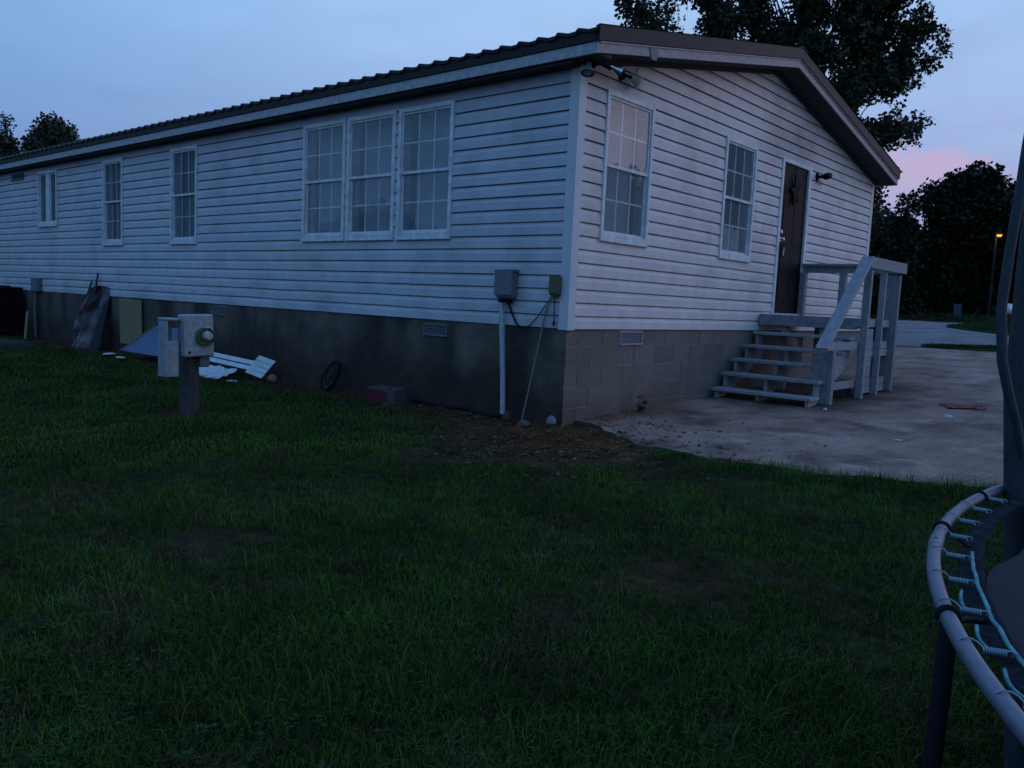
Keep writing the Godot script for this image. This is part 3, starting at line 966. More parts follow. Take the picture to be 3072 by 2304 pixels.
func make_roof(house: Node):
	var oe := 0.20
	var og := 0.33
	var mid := WID * 0.5
	var fh := 0.095
	var th := 0.112
	# soffit sheets, both slopes
	var so := Geo.new()
	for s in [0, 1]:
		var xa := -oe + 0.02 if s == 0 else mid
		var xb := mid if s == 0 else WID + oe - 0.02
		so.prism([Vector3(xa, soffit_y(xa), og - 0.02), Vector3(xb, soffit_y(xb), og - 0.02), Vector3(xb, soffit_y(xb) + 0.02, og - 0.02), Vector3(xa, soffit_y(xa) + 0.02, og - 0.02)], Vector3(0, 0, -LEN - 2 * og + 0.04))
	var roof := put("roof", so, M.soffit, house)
	# fascias
	for s in [0, 1]:
		var x := -oe if s == 0 else WID + oe - 0.02
		var g := Geo.new()
		var y := soffit_y(x if s == 0 else WID + oe)
		# boards butted along the eave
		var z := og
		while z > -LEN - og:
			var z2 := maxf(z - 3.66, -LEN - og)
			var wob := rnd(-0.004, 0.004)
			g.b2(Vector3(x, y - 0.005 + wob, z2 + 0.003), Vector3(x + 0.02, y + fh, z), 0.002)
			z = z2
		put("eave_fascia", g, M.fascia, roof)
		var t := Geo.new()
		t.b2(Vector3(x - (0.014 if s == 0 else 0.0), y + fh + 0.001, -LEN - og), Vector3(x + 0.02 + (0.014 if s == 1 else 0.0), y + fh + th - 0.012, og + 0.012), 0.003)
		put("eave_trim", t, M.roof, roof)
	for s in [0, 1]:
		var xa := -oe + 0.021 if s == 0 else mid
		var xb := mid if s == 0 else WID + oe - 0.021
		var ya := soffit_y(xa)
		var yb := soffit_y(xb)
		var g := Geo.new()
		g.prism([Vector3(xa, ya - 0.004, og - 0.02), Vector3(xb, yb - 0.004, og - 0.02), Vector3(xb, yb + fh, og - 0.02), Vector3(xa, ya + fh, og - 0.02)], Vector3(0, 0, 0.02))
		put("rake_fascia", g, mat(Color(0.30, 0.27, 0.275), 0.5, 0, M.fascia.albedo_texture, Vector3(0.8, 0.8, 0.8)), roof)
		var e := Geo.new()
		var xa2 := -oe - 0.014 if s == 0 else mid
		var xb2 := mid if s == 0 else WID + oe + 0.014
		var yc := ya - 0.2 * 0.035 if s == 0 else yb
		var yl := soffit_y(mid) if s == 1 else yc
		var yr := soffit_y(mid) if s == 0 else yb - 0.2 * 0.035
		e.prism([Vector3(xa2, yl + fh + 0.001, og - 0.02), Vector3(xb2, yr + fh + 0.001, og - 0.02), Vector3(xb2, yr + fh + th + 0.024, og - 0.02), Vector3(xa2, yl + fh + th + 0.024, og - 0.02)], Vector3(0, 0, 0.045))
		put("rake_trim", e, M.roof, roof)
		# thin pale strip between the two, added as a bright highlight line
		var l := Geo.new()
		l.prism([Vector3(xa, ya + fh - 0.016, og), Vector3(xb, yb + fh - 0.016, og), Vector3(xb, yb + fh - 0.004, og), Vector3(xa, ya + fh - 0.004, og)], Vector3(0, 0, 0.012))
		put("rake_highlight", l, M.fascia, roof)
		# far gable end, closed
		var f := Geo.new()
		f.prism([Vector3(xa, ya, -LEN - og + 0.02), Vector3(xb, yb, -LEN - og + 0.02), Vector3(xb, yb + fh + th, -LEN - og + 0.02), Vector3(xa, ya + fh + th, -LEN - og + 0.02)], Vector3(0, 0, -0.02))
		put("rake_fascia", f, M.fascia, roof)
	# ribbed metal sheets, 0.92 m wide, laid from eave to ridge
	var pw := 0.92
	var run := mid + oe + 0.03
	for side in [0, 1]:
		var pg := Geo.new()
		var outl := []
		var ribs := 4 if side == 0 else 1
		for r in ribs:
			var z0: float = -pw * r / ribs
			outl.append(Vector2(z0, 0.028)); outl.append(Vector2(z0 - 0.012, 0.026)); outl.append(Vector2(z0 - 0.035, 0.004))
			outl.append(Vector2(z0 - pw / ribs * 0.5, 0.0))
			outl.append(Vector2(z0 - pw / ribs + 0.085, 0.006)); outl.append(Vector2(z0 - pw / ribs + 0.03, 0.022))
		outl.append(Vector2(-pw - 0.004, 0.0285))
		for i in outl.size() - 1:
			var a: Vector2 = outl[i]
			var b: Vector2 = outl[i + 1]
			for low in [0.0, -0.006]:
				pg.quad(Vector3(0, a.y + low, a.x), Vector3(0, b.y + low, b.x), Vector3(run, b.y + low + 0.205 * run, b.x), Vector3(run, a.y + low + 0.205 * run, a.x), Vector3(-0.2, 1, 0) * (1.0 if low == 0.0 else -1.0))
			pg.quad(Vector3(0, a.y, a.x), Vector3(0, b.y, b.x), Vector3(0, b.y - 0.03, b.x), Vector3(0, a.y - 0.03, a.x), Vector3(-1, 0, 0))
		var pm := pg.mesh()
		var z := og + 0.03
		var first: MeshInstance3D = null
		while z > -LEN - og:
			var o := put_mesh("roof_panel", pm, M.roof, roof)
			o.position = Vector3(-oe - 0.03, soffit_y(-oe) + fh + th - 0.006, z)
			if side == 1:
				o.rotation.y = PI
				o.position = Vector3(WID + oe + 0.03, soffit_y(-oe) + fh + th - 0.006, z - pw)
			z -= pw
	var rc := Geo.new()
	var ry := soffit_y(mid) + fh + th + 0.03
	rc.prism([Vector3(mid - 0.15, ry - 0.026, og + 0.035), Vector3(mid, ry + 0.004, og + 0.035), Vector3(mid + 0.15, ry - 0.026, og + 0.035), Vector3(mid + 0.15, ry - 0.034, og + 0.035), Vector3(mid, ry - 0.006, og + 0.035), Vector3(mid - 0.15, ry - 0.034, og + 0.035)], Vector3(0, 0, -LEN - 2 * og - 0.06))
	put("ridge_cap", rc, M.roof, roof)
	# a grey patch of flashing on the rake
	var pt := Geo.new()
	pt.prism([Vector3(0.62, soffit_y(0.62) + 0.075, og), Vector3(0.70, soffit_y(0.7) + 0.09, og), Vector3(0.78, soffit_y(0.78) + 0.03, og), Vector3(0.745, soffit_y(0.75) - 0.045, og), Vector3(0.66, soffit_y(0.66) - 0.03, og)], Vector3(0, 0, 0.008))
	put("flashing", pt, M.greybox, roof)
	# lumpy brown-green gaps where the soffit meets the corner
	var cg := Geo.new()
	cg.b2(Vector3(-oe + 0.02, soffit_y(-oe) + 0.0, 0.02), Vector3(0.05, soffit_y(0) - 0.0, og - 0.021))
	put("soffit_return", cg, M.soffit, roof)
	# dark strips under the soffits
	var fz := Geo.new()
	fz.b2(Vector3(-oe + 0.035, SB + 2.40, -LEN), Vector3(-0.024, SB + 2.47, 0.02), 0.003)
	put("dark_strip", fz, M.soffit, roof)
	for s in [0, 1]:
		var xa := 0.0 if s == 0 else mid
		var xb := mid if s == 0 else WID
		var f2 := Geo.new()
		f2.prism([Vector3(xa, soffit_y(xa) - 0.045, 0.022), Vector3(xb, soffit_y(xb) - 0.045, 0.022), Vector3(xb, soffit_y(xb) + 0.01, 0.022), Vector3(xa, soffit_y(xa) + 0.01, 0.022)], Vector3(0, 0, 0.03))
		put("dark_strip", f2, M.soffit, roof)

func block_col(x: float, y: float, s: float) -> Color:
	var k := 1.0 + 0.3 * nb.get_noise_3d(x * 1.3, y * 1.6, s) + s * 0.22
	var c := Color(0.215, 0.172, 0.145) * k
	# clay splashed up from the ground
	var d := (1.0 - smoothstep(0.02, 0.34, y + 0.18 * nb.get_noise_3d(x * 1.7, y, 4.0)))
	c = c.lerp(Color(0.13, 0.075, 0.05), 0.6 * d * (1.0 - smoothstep(1.6, 3.0, x)))
	return Color(c.r, c.g, c.b)

func make_foundation(house: Node):
	# gable: running-bond blocks proud of pale mortar
	var back := Geo.new()
	back.col = Color(0.40, 0.36, 0.34)
	for i in 41:
		var xa := i * 0.2
		if xa >= WID - 0.02:
			continue
		back.b2(Vector3(xa, -0.25, -0.2), Vector3(minf(xa + 0.2, WID), SB - 0.005, -0.005))
	var fd := put("foundation", back, M.block, house)
	var hs := [[-0.25, 0.154], [0.159, 0.353], [0.359, 0.554], [0.560, 0.755], [0.761, 0.925]]
	for r in hs.size():
		var x := -0.2 if r % 2 == 0 else 0.0
		while x < WID:
			var x0 := maxf(x + 0.003, 0.0)
			var x1 := minf(x + 0.397, WID)
			var nx := x + 0.4
			if r == 4 and x0 < 1.345 and x1 > 0.90:
				# the vent takes this place
				if x0 < 0.89:
					x1 = 0.895
				elif x1 > 1.36:
					x0 = 1.345
				else:
					x = nx
					continue
			if x1 - x0 > 0.04:
				var s := rnd(-1.0, 1.0)
				var g := Geo.new()
				var pr := rnd(-0.0035, 0.002)
				var h: Array = hs[r]
				# four cells so that stains can run across
				var cells := 4
				for i in cells:
					for j in 2:
						var xa := lerpf(x0, x1, float(i) / cells)
						var xb := lerpf(x0, x1, float(i + 1) / cells)
						var ya := lerpf(h[0], h[1], j / 2.0)
						var yb := lerpf(h[0], h[1], (j + 1) / 2.0)
						g.col = Color(1, 1, 1)
						var k0 := g.v.size()
						g.quad(Vector3(xa, ya, pr), Vector3(xb, ya, pr), Vector3(xb, yb, pr), Vector3(xa, yb, pr), Vector3(0, 0, 1))
						for q in range(k0, g.v.size()):
							g.c[q] = block_col(g.v[q].x, g.v[q].y, s * 0.5)
				g.col = block_col(x0, h[0], s * 0.5)
				g.quad(Vector3(x0, h[1], pr), Vector3(x1, h[1], pr), Vector3(x1, h[1], -0.02), Vector3(x0, h[1], -0.02), Vector3(0, 1, 0))
				g.quad(Vector3(x0, h[0], pr), Vector3(x1, h[0], pr), Vector3(x1, h[0], -0.02), Vector3(x0, h[0], -0.02), Vector3(0, -1, 0))
				g.quad(Vector3(x0, h[0], pr), Vector3(x0, h[1], pr), Vector3(x0, h[1], -0.02), Vector3(x0, h[0], -0.02), Vector3(-1, 0, 0))
				g.quad(Vector3(x1, h[0], pr), Vector3(x1, h[1], pr), Vector3(x1, h[1], -0.02), Vector3(x1, h[0], -0.02), Vector3(1, 0, 0))
				put("concrete_block", g, M.block, fd)
			x = nx
	# long side: rendered over, stained black and rusty
	var pg := Geo.new()
	var rows := []
	var cols := []
	for j in 14:
		var y := lerpf(-0.25, SB - 0.004, j / 13.0)
		var r := PackedVector3Array()
		var c := PackedColorArray()
		for i in 200:
			var z := lerpf(-LEN, -0.0, i / 199.0)
			r.append(Vector3(-0.006 + 0.004 * nb.get_noise_2d(z * 2.0, y * 2.0), y, z))
			var k := 1.0 + 0.55 * nb.get_noise_3d(z * 0.8, y * 0.9, 6.0) + 0.3 * nf.get_noise_3d(z * 0.5, y * 0.7, 2.0)
			var cc := Color(0.125, 0.10, 0.078) * k
			var run := smoothstep(0.0, 0.45, nb.get_noise_2d(z * 1.5 + 4.0, y * 0.35) + 0.08)
			cc = cc.lerp(Color(0.018, 0.02, 0.02), 0.75 * run)
			var low := 1.0 - smoothstep(0.2, 0.72, y + 0.25 * nb.get_noise_2d(z * 1.1, y))
			cc = cc.lerp(Color(0.042, 0.021, 0.012) * (1.0 + 0.4 * nb.get_noise_2d(z * 2.0, y * 2.0)), 0.85 * low)
			c.append(Color(cc.r, cc.g, cc.b))
		rows.append(r)
		cols.append(c)
	pg.grid(rows, cols, Vector3(-1, 0, 0))
	put("rendered_wall", pg, M.parge, fd)
	# vents
	var n := 0
	for s in [[true, 0.905, 1.335, 0.765, 0.908], [false, -1.965, -1.6, 0.75, 0.885], [false, -6.45, -6.13, 0.77, 0.905]]:
		var g := Geo.new()
		var x0: float = s[1]
		var x1: float = s[2]
		var y0: float = s[3]
		var y1: float = s[4]
		var zz := 0.004 if s[0] else 0.012
		g.b2(Vector3(x0, y0, -0.06), Vector3(x1, y0 + 0.018, zz + 0.014), 0.003)
		g.b2(Vector3(x0, y1 - 0.016, -0.06), Vector3(x1, y1, zz + 0.006), 0.003)
		g.b2(Vector3(x0, y0 + 0.018, -0.06), Vector3(x0 + 0.016, y1 - 0.016, zz + 0.006), 0.003)
		g.b2(Vector3(x1 - 0.016, y0 + 0.018, -0.06), Vector3(x1, y1 - 0.016, zz + 0.006), 0.003)
		var o := put("foundation_vent", g, M.steel if s[0] else M.greybox, house)
		var gl := Geo.new()
		gl.b2(Vector3(x0 + 0.016, y0 + 0.018, zz - 0.012), Vector3(x1 - 0.016, y1 - 0.016, zz - 0.010))
		for i in 5:
			var y: float = lerpf(y0 + 0.03, y1 - 0.028, i / 4.0)
			gl.box(Transform3D(Basis(Vector3(1, 0, 0), 0.6), Vector3((x0 + x1) * 0.5, y, zz - 0.004)), Vector3(x1 - x0 - 0.034, 0.003, 0.016))
		put("grille", gl, M.greybox, o)
		if not s[0]:
			o.transform = Transform3D(Basis(Vector3(0, 0, 1), Vector3(0, 1, 0), Vector3(-1, 0, 0)), Vector3.ZERO)

# ------------------------------------------------------------------ trees
func leaf_clump(seed_: int, leaves: int, radius: float, size: float) -> ArrayMesh:
	var r := RandomNumberGenerator.new()
	r.seed = seed_
	var g := Geo.new()
	for i in leaves:
		var d := Vector3(r.randf_range(-1, 1), r.randf_range(-0.8, 0.8), r.randf_range(-1, 1))
		if d.length() > 1.0:
			d = d.normalized() * r.randf()
		var p := d * radius
		var dir := (d + Vector3(r.randf_range(-0.6, 0.6), r.randf_range(-0.9, 0.2), r.randf_range(-0.6, 0.6))).normalized()
		var side := dir.cross(Vector3(r.randf_range(-0.5, 0.5), 1, r.randf_range(-0.5, 0.5))).normalized()
		var nn := side.cross(dir).normalized()
		var s := size * r.randf_range(0.7, 1.25)
		var k := r.randf_range(0.65, 1.3)
		g.col = Color(k * r.randf_range(0.9, 1.15), k, k * r.randf_range(0.8, 1.1))
		var a := p
		var b := p + dir * s * 0.45 + side * s * 0.42 + nn * s * 0.06
		var c := p + dir * s
		var e := p + dir * s * 0.45 - side * s * 0.42 + nn * s * 0.06
		g.tri(a, b, c, nn)
		g.tri(a, c, e, nn)
	return g.mesh()

func crown(parent: Node, spots: Array, mesh: ArrayMesh, base: Color, called := "crown"):
	# spots: [position, scale]
	var mm := MultiMesh.new()
	mm.transform_format = MultiMesh.TRANSFORM_3D
	mm.use_colors = true
	mm.mesh = mesh
	mm.instance_count = spots.size()
	for i in spots.size():
		var s: float = spots[i][1]
		var b := Basis(Vector3(rnd(-1, 1), rnd(-1, 1), rnd(-1, 1)).normalized(), rnd(0, TAU)).scaled(Vector3(s, s, s))
		mm.set_instance_transform(i, Transform3D(b, spots[i][0]))
		var k := rnd(0.65, 1.3)
		mm.set_instance_color(i, Color(base.r * k * rnd(0.9, 1.15), base.g * k, base.b * k))
	var o := MultiMeshInstance3D.new()
	o.multimesh = mm
	o.material_override = M.leaf
	o.name = called
	o.set_meta("kind", "stuff")
	parent.add_child(o, true)

func limb(g: Geo, a: Vector3, b: Vector3, r0: float, r1: float, wob := 0.08):
	var pts := []
	var rr := []
	var n := 6
	var l := a.distance_to(b)
	for i in n + 1:
		var t := float(i) / n
		var q := a.lerp(b, t)
		var e := sin(t * PI) * wob * l
		q += Vector3(rnd(-1, 1), rnd(-0.3, 0.8), rnd(-1, 1)) * e * 0.5
		pts.append(q)
		rr.append(lerpf(r0, r1, t))
	g.tube(pts, rr, 7)

# crown lobes as [local centre, radius]; each lobe sends out leafy sprays
func lobed_tree(o: Node3D, trunk_h: float, trunk_r: float, lobes: Array, density: float, mesh: ArrayMesh, base: Color, spray := 1.25, extra := []):
	var g := Geo.new()
	var tp := []
	var tr := []
	for i in 9:
		var t := i / 8.0
		tp.append(Vector3(0.12 * sin(t * 4.0) * trunk_h * 0.06, t * trunk_h - 0.2 * (1.0 - t), 0.1 * sin(t * 3.0 + 1.0) * trunk_h * 0.06))
		tr.append(trunk_r * (1.25 if i == 0 else lerpf(1.0, 0.1, t)))
	g.tube(tp, tr, 10)
	var spots := []
	for l in lobes:
		var c: Vector3 = l[0]
		var r: float = l[1]
		var y0 := clampf(c.y - c.length() * 0.35 - r, trunk_h * 0.25, trunk_h * 0.9)
		var t0 := y0 / trunk_h
		limb(g, Vector3(0.12 * sin(t0 * 4.0) * trunk_h * 0.06, y0, 0.1 * sin(t0 * 3.0 + 1.0) * trunk_h * 0.06), c, trunk_r * lerpf(0.22, 0.09, t0), 0.010)
		var n := int(density * 0.34 * pow(r, 2.1)) + 3
		for k in n:
			var d := Vector3(rnd(-1, 1), rnd(-1, 1), rnd(-1, 1))
			if d.length() > 1.0:
				d = d.normalized()
			d *= 0.5 + 0.5 * rng.randf()
			spots.append([c + d * r * 0.8, rnd(0.6, 1.05)])
		# sprays that run outward and up
		var m := 3 + int(r * 5.0)
		for q in m:
			var outw := Vector3(c.x, 0, c.z)
			outw = outw.normalized() if outw.length() > 0.3 else Vector3(rnd(-1, 1), 0, rnd(-1, 1)).normalized()
			var dir := (outw * rnd(0.2, 1.0) + Vector3(rnd(-0.9, 0.9), rnd(0.1, 1.3), rnd(-0.9, 0.9))).normalized()
			var ln := r * spray * rnd(0.75, 1.3)
			var e := c + dir * ln
			g.tube([c + dir * r * 0.2, c + dir * ln * 0.6 + Vector3(0, -0.02, 0), e], [0.02 + 0.008 * r, 0.014, 0.006], 5)
			var steps := int(ln * density * 0.075) + 3
			for s in steps:
				var t := float(s) / steps
				var w := (0.1 + r * 0.13) * (1.15 - t)
				spots.append([c + dir * ln * (0.35 + 0.68 * t) + Vector3(rnd(-w, w), rnd(-w, w), rnd(-w, w)), rnd(0.5, 0.9)])
	for e in extra:
		var p: Vector3 = e[0]
		var q: Vector3 = e[1]
		limb(g, Vector3(0, clampf(p.y - 1.8, 0.5, trunk_h * 0.85), 0), p, 0.06, 0.03)
		limb(g, p, q, 0.03, 0.007, 0.05)
		var n := int(p.distance_to(q) * 30.0)
		for k in n:
			var t := rng.randf()
			var w := 0.34 * (1.12 - 0.75 * t)
			spots.append([p.lerp(q, t * 1.03) + Vector3(rnd(-w, w), rnd(-w, w), rnd(-w, w)), rnd(0.55, 0.95)])
	put("trunk", g, M.bark, o)
	crown(o, spots, mesh, base)

# a plain rounded or pointed tree far off
func far_tree(called: String, label: String, at: Vector3, h: float, w: float, low: float, shape: String, mesh: ArrayMesh, base: Color, dens: float, group := ""):
	at.y = gh(at.x, at.z) - 0.05
	var o := thing(called, label, "tree", at, 0.0, group)
	var g := Geo.new()
	var tp := []
	var tr := []
	for i in 7:
		var t := i / 6.0
		tp.append(Vector3(sin(t * 5.0 + at.x) * 0.05 * h * 0.2, t * h * 0.85, cos(t * 4.0 + at.z) * 0.04 * h * 0.2))
		tr.append(h * 0.022 * lerpf(1.15, 0.2, t))
	g.tube(tp, tr, 8)
	var spots := []
	var nl := int(9 + w * 2.5)
	for i in nl:
		var t := (i + 0.5) / nl
		var y := lerpf(low, 1.0, t) * h
		var prof := 1.0
		if shape == "round":
			prof = sqrt(maxf(0.05, 1.0 - pow((t - 0.42) / 0.62, 2.0)))
		elif shape == "cone":
			prof = (1.0 - t) * 0.92 + 0.08
		else:
			prof = 0.55 + 0.45 * sin(t * PI)
		var rw := w * 0.5 * prof
		var a := i * 2.399 + rnd(-0.5, 0.5)
		var rad := rw * (0.55 if i % 3 != 0 else 0.15)
		var lr := maxf(rw * 0.55, w * 0.1) * rnd(0.8, 1.15)
		var c := Vector3(cos(a) * rad, y - lr * 0.35, sin(a) * rad)
		limb(g, Vector3(0, maxf(y - h * 0.18, h * 0.1), 0), c, h * 0.008, h * 0.003)
		var n := int(dens * lr * lr) + 5
		for k in n:
			var d := Vector3(rnd(-1, 1), rnd(-0.8, 0.8), rnd(-1, 1))
			if d.length() > 1.0:
				d = d.normalized()
			spots.append([c + d * lr * rnd(0.7, 1.12), rnd(0.7, 1.3)])
	put("trunk", g, M.bark, o)
	crown(o, spots, mesh, base)

func make_trees():
	var cm := leaf_clump(5, 14, 0.24, 0.15)
	var big := thing("broadleaf_tree", "big dark broadleaf tree with rising branches behind the roof of the white home", "tree", Vector3(15.5, gh(15.5, -4.5), -4.5))
	var lobes := []
	var sprays := []
	# lobes through a tall crown, with room for the sky between them
	var ax := Vector3(0.654, 0, 0.757)
	var az := Vector3(0.757, 0, -0.654)
	for i in 112:
		var t := (i + 0.5) / 112.0
		var y := lerpf(4.2, 13.6, t)
		var half := 2.7 * sqrt(maxf(0.12, 1.0 - pow((y - 8.6) / 5.8, 2.0)))
		var an := i * 2.399
		var rr := half * sqrt(0.05 + 0.95 * rng.randf())
		lobes.append([Vector3(0, y - 0.5, 0) + ax * cos(an) * rr * 1.05 + az * sin(an) * rr * 0.8, rnd(0.38, 0.68)])
	for p in [[16.99, 7.6, -3.22, 17.64, 9.75, -2.76], [16.65, 7.42, -2.79, 17.52, 9.15, -2.2], [17.3, 7.3, -2.91, 18.74, 8.5, -1.92], [16.98, 5.78, -2.93, 17.61, 6.4, -1.98], [16.54, 5.9, -2.7, 17.02, 5.85, -1.96], [16.92, 8.0, -3.35, 17.6, 9.9, -3.29], [13.46, 8.3, -7.41, 13.69, 9.7, -7.63], [12.4, 8.1, -7.3, 12.05, 9.2, -7.92], [13.14, 8.4, -7.8, 13.13, 9.2, -7.9], [14.42, 8.1, -6.26, 14.89, 10.0, -6.91], [15.9, 4.6, -3.0, 16.9, 5.0, -2.5], [12.9, 8.0, -7.0, 11.9, 8.75, -7.75], [16.4, 3.4, -3.0, 17.2, 3.9, -2.7]]:
		sprays.append([Vector3(p[0], p[1], p[2]) - big.position, Vector3(p[3], p[4], p[5]) - big.position])
	lobed_tree(big, 12.2, 0.17, lobes, 150.0, cm, Color(0.030, 0.043, 0.020), 1.25, sprays)

	var fm := leaf_clump(9, 16, 0.42, 0.24)
	var f2 := leaf_clump(13, 14, 0.5, 0.17)
	var dk := Color(0.014, 0.019, 0.008)
	far_tree("round_tree", "tall round dark tree beyond the gravel, behind the porch rail", Vector3(47.7, 0, -7.3), 8.3, 6.6, 0.12, "round", fm, dk, 85.0)
	far_tree("round_tree", "lower round tree half hidden by the dark trampoline pole", Vector3(52.0, 0, -4.6), 6.6, 6.6, 0.1, "round", fm, dk, 85.0)
	far_tree("conifer", "narrow pointed dark tree beside the far corner of the home", Vector3(36.6, 0, -9.3), 7.2, 2.9, 0.06, "cone", f2, dk, 150.0)
	far_tree("conifer", "shorter pointed dark tree right of the taller pointed one", Vector3(38.6, 0, -8.2), 6.1, 2.4, 0.05, "cone", f2, dk, 150.0)
	far_tree("bushy_tree", "low bushy dark tree at the back edge of the gravel, left of the small bin", Vector3(50.0, 0, -12.4), 5.4, 6.0, 0.03, "oval", fm, dk * 0.9, 80.0)
	far_tree("bushy_tree", "low bushy dark tree behind the tops of the porch posts", Vector3(46.0, 0, -12.3), 5.6, 7.4, 0.03, "oval", fm, dk * 0.9, 80.0)
	far_tree("bushy_tree", "bushy dark tree behind the low pale shed", Vector3(62.0, 0, -10.0), 6.6, 9.5, 0.05, "oval", fm, dk * 1.1, 80.0)
	far_tree("bushy_tree", "dark bushy tree seen between the home and the pointed trees", Vector3(43.5, 0, -14.8), 8.0, 5.4, 0.03, "oval", fm, dk * 0.9, 90.0)
	far_tree("bushy_tree", "farthest dark tree, a broad mass beyond the bushy one behind the shed", Vector3(80.0, 0, -9.5), 7.5, 13.0, 0.02, "oval", fm, dk, 50.0)
	far_tree("round_tree", "rounded tree rising over the far left end of the roof", Vector3(18.5, 0, -62.0), 12.1, 5.8, 0.3, "round", fm, Color(0.048, 0.058, 0.036), 80.0)  # paler leaves: distance haze put into the colour
	far_tree("round_tree", "lower tree left of the rounded one, over the far end of the roof", Vector3(15.0, 0, -63.5), 11.0, 5.0, 0.3, "round", fm, Color(0.05, 0.055, 0.034), 80.0)  # leaf colour lightened for haze here too
	far_tree("conifer", "thin spire-topped tree at the far left edge above the roof", Vector3(16.4, 0, -66.5), 12.9, 1.9, 0.2, "cone", f2, dk, 130.0)
	# what the window panes mirror: trees round the rest of the yard
	far_tree("yard_tree", "tree across the yard, mirrored in the panes of the gable window by the corner", Vector3(29.5, 0, 20.5), 7.2, 7.0, 0.1, "round", fm, dk, 50.0)
	far_tree("yard_tree", "tall tree across the yard, mirrored in the gable window beside the door", Vector3(36.0, 0, 17.0), 12.0, 8.5, 0.1, "round", fm, dk, 34.0)
	far_tree("yard_tree", "tree beyond the lawn, mirrored low in the three joined windows", Vector3(-22.5, 0, -30.0), 5.7, 8.5, 0.08, "round", fm, dk, 50.0)
	far_tree("yard_tree", "second tree beyond the lawn, mirrored in the far windows of the long wall", Vector3(-14.5, 0, -41.0), 9.5, 13.0, 0.08, "round", fm, dk, 50.0)

# ------------------------------------------------------------------ wooden steps
func board(g: Geo, a: Vector3, b: Vector3, up: Vector3, w: float, t: float, bev := 0.004):
	# a plank from a to b; w across (along up), t thick
	var z := (b - a).normalized()
	var y := (up - z * up.dot(z)).normalized()
	var x := y.cross(z)
	g.box(Transform3D(Basis(x, y, z), (a + b) * 0.5), Vector3(t, w, a.distance_to(b)), bev)

func plank() -> Geo:
	var g := Geo.new()
	var k := rnd(0.78, 1.12)
	g.col = Color(k * rnd(0.97, 1.05), k, k * rnd(0.95, 1.03))
	return g

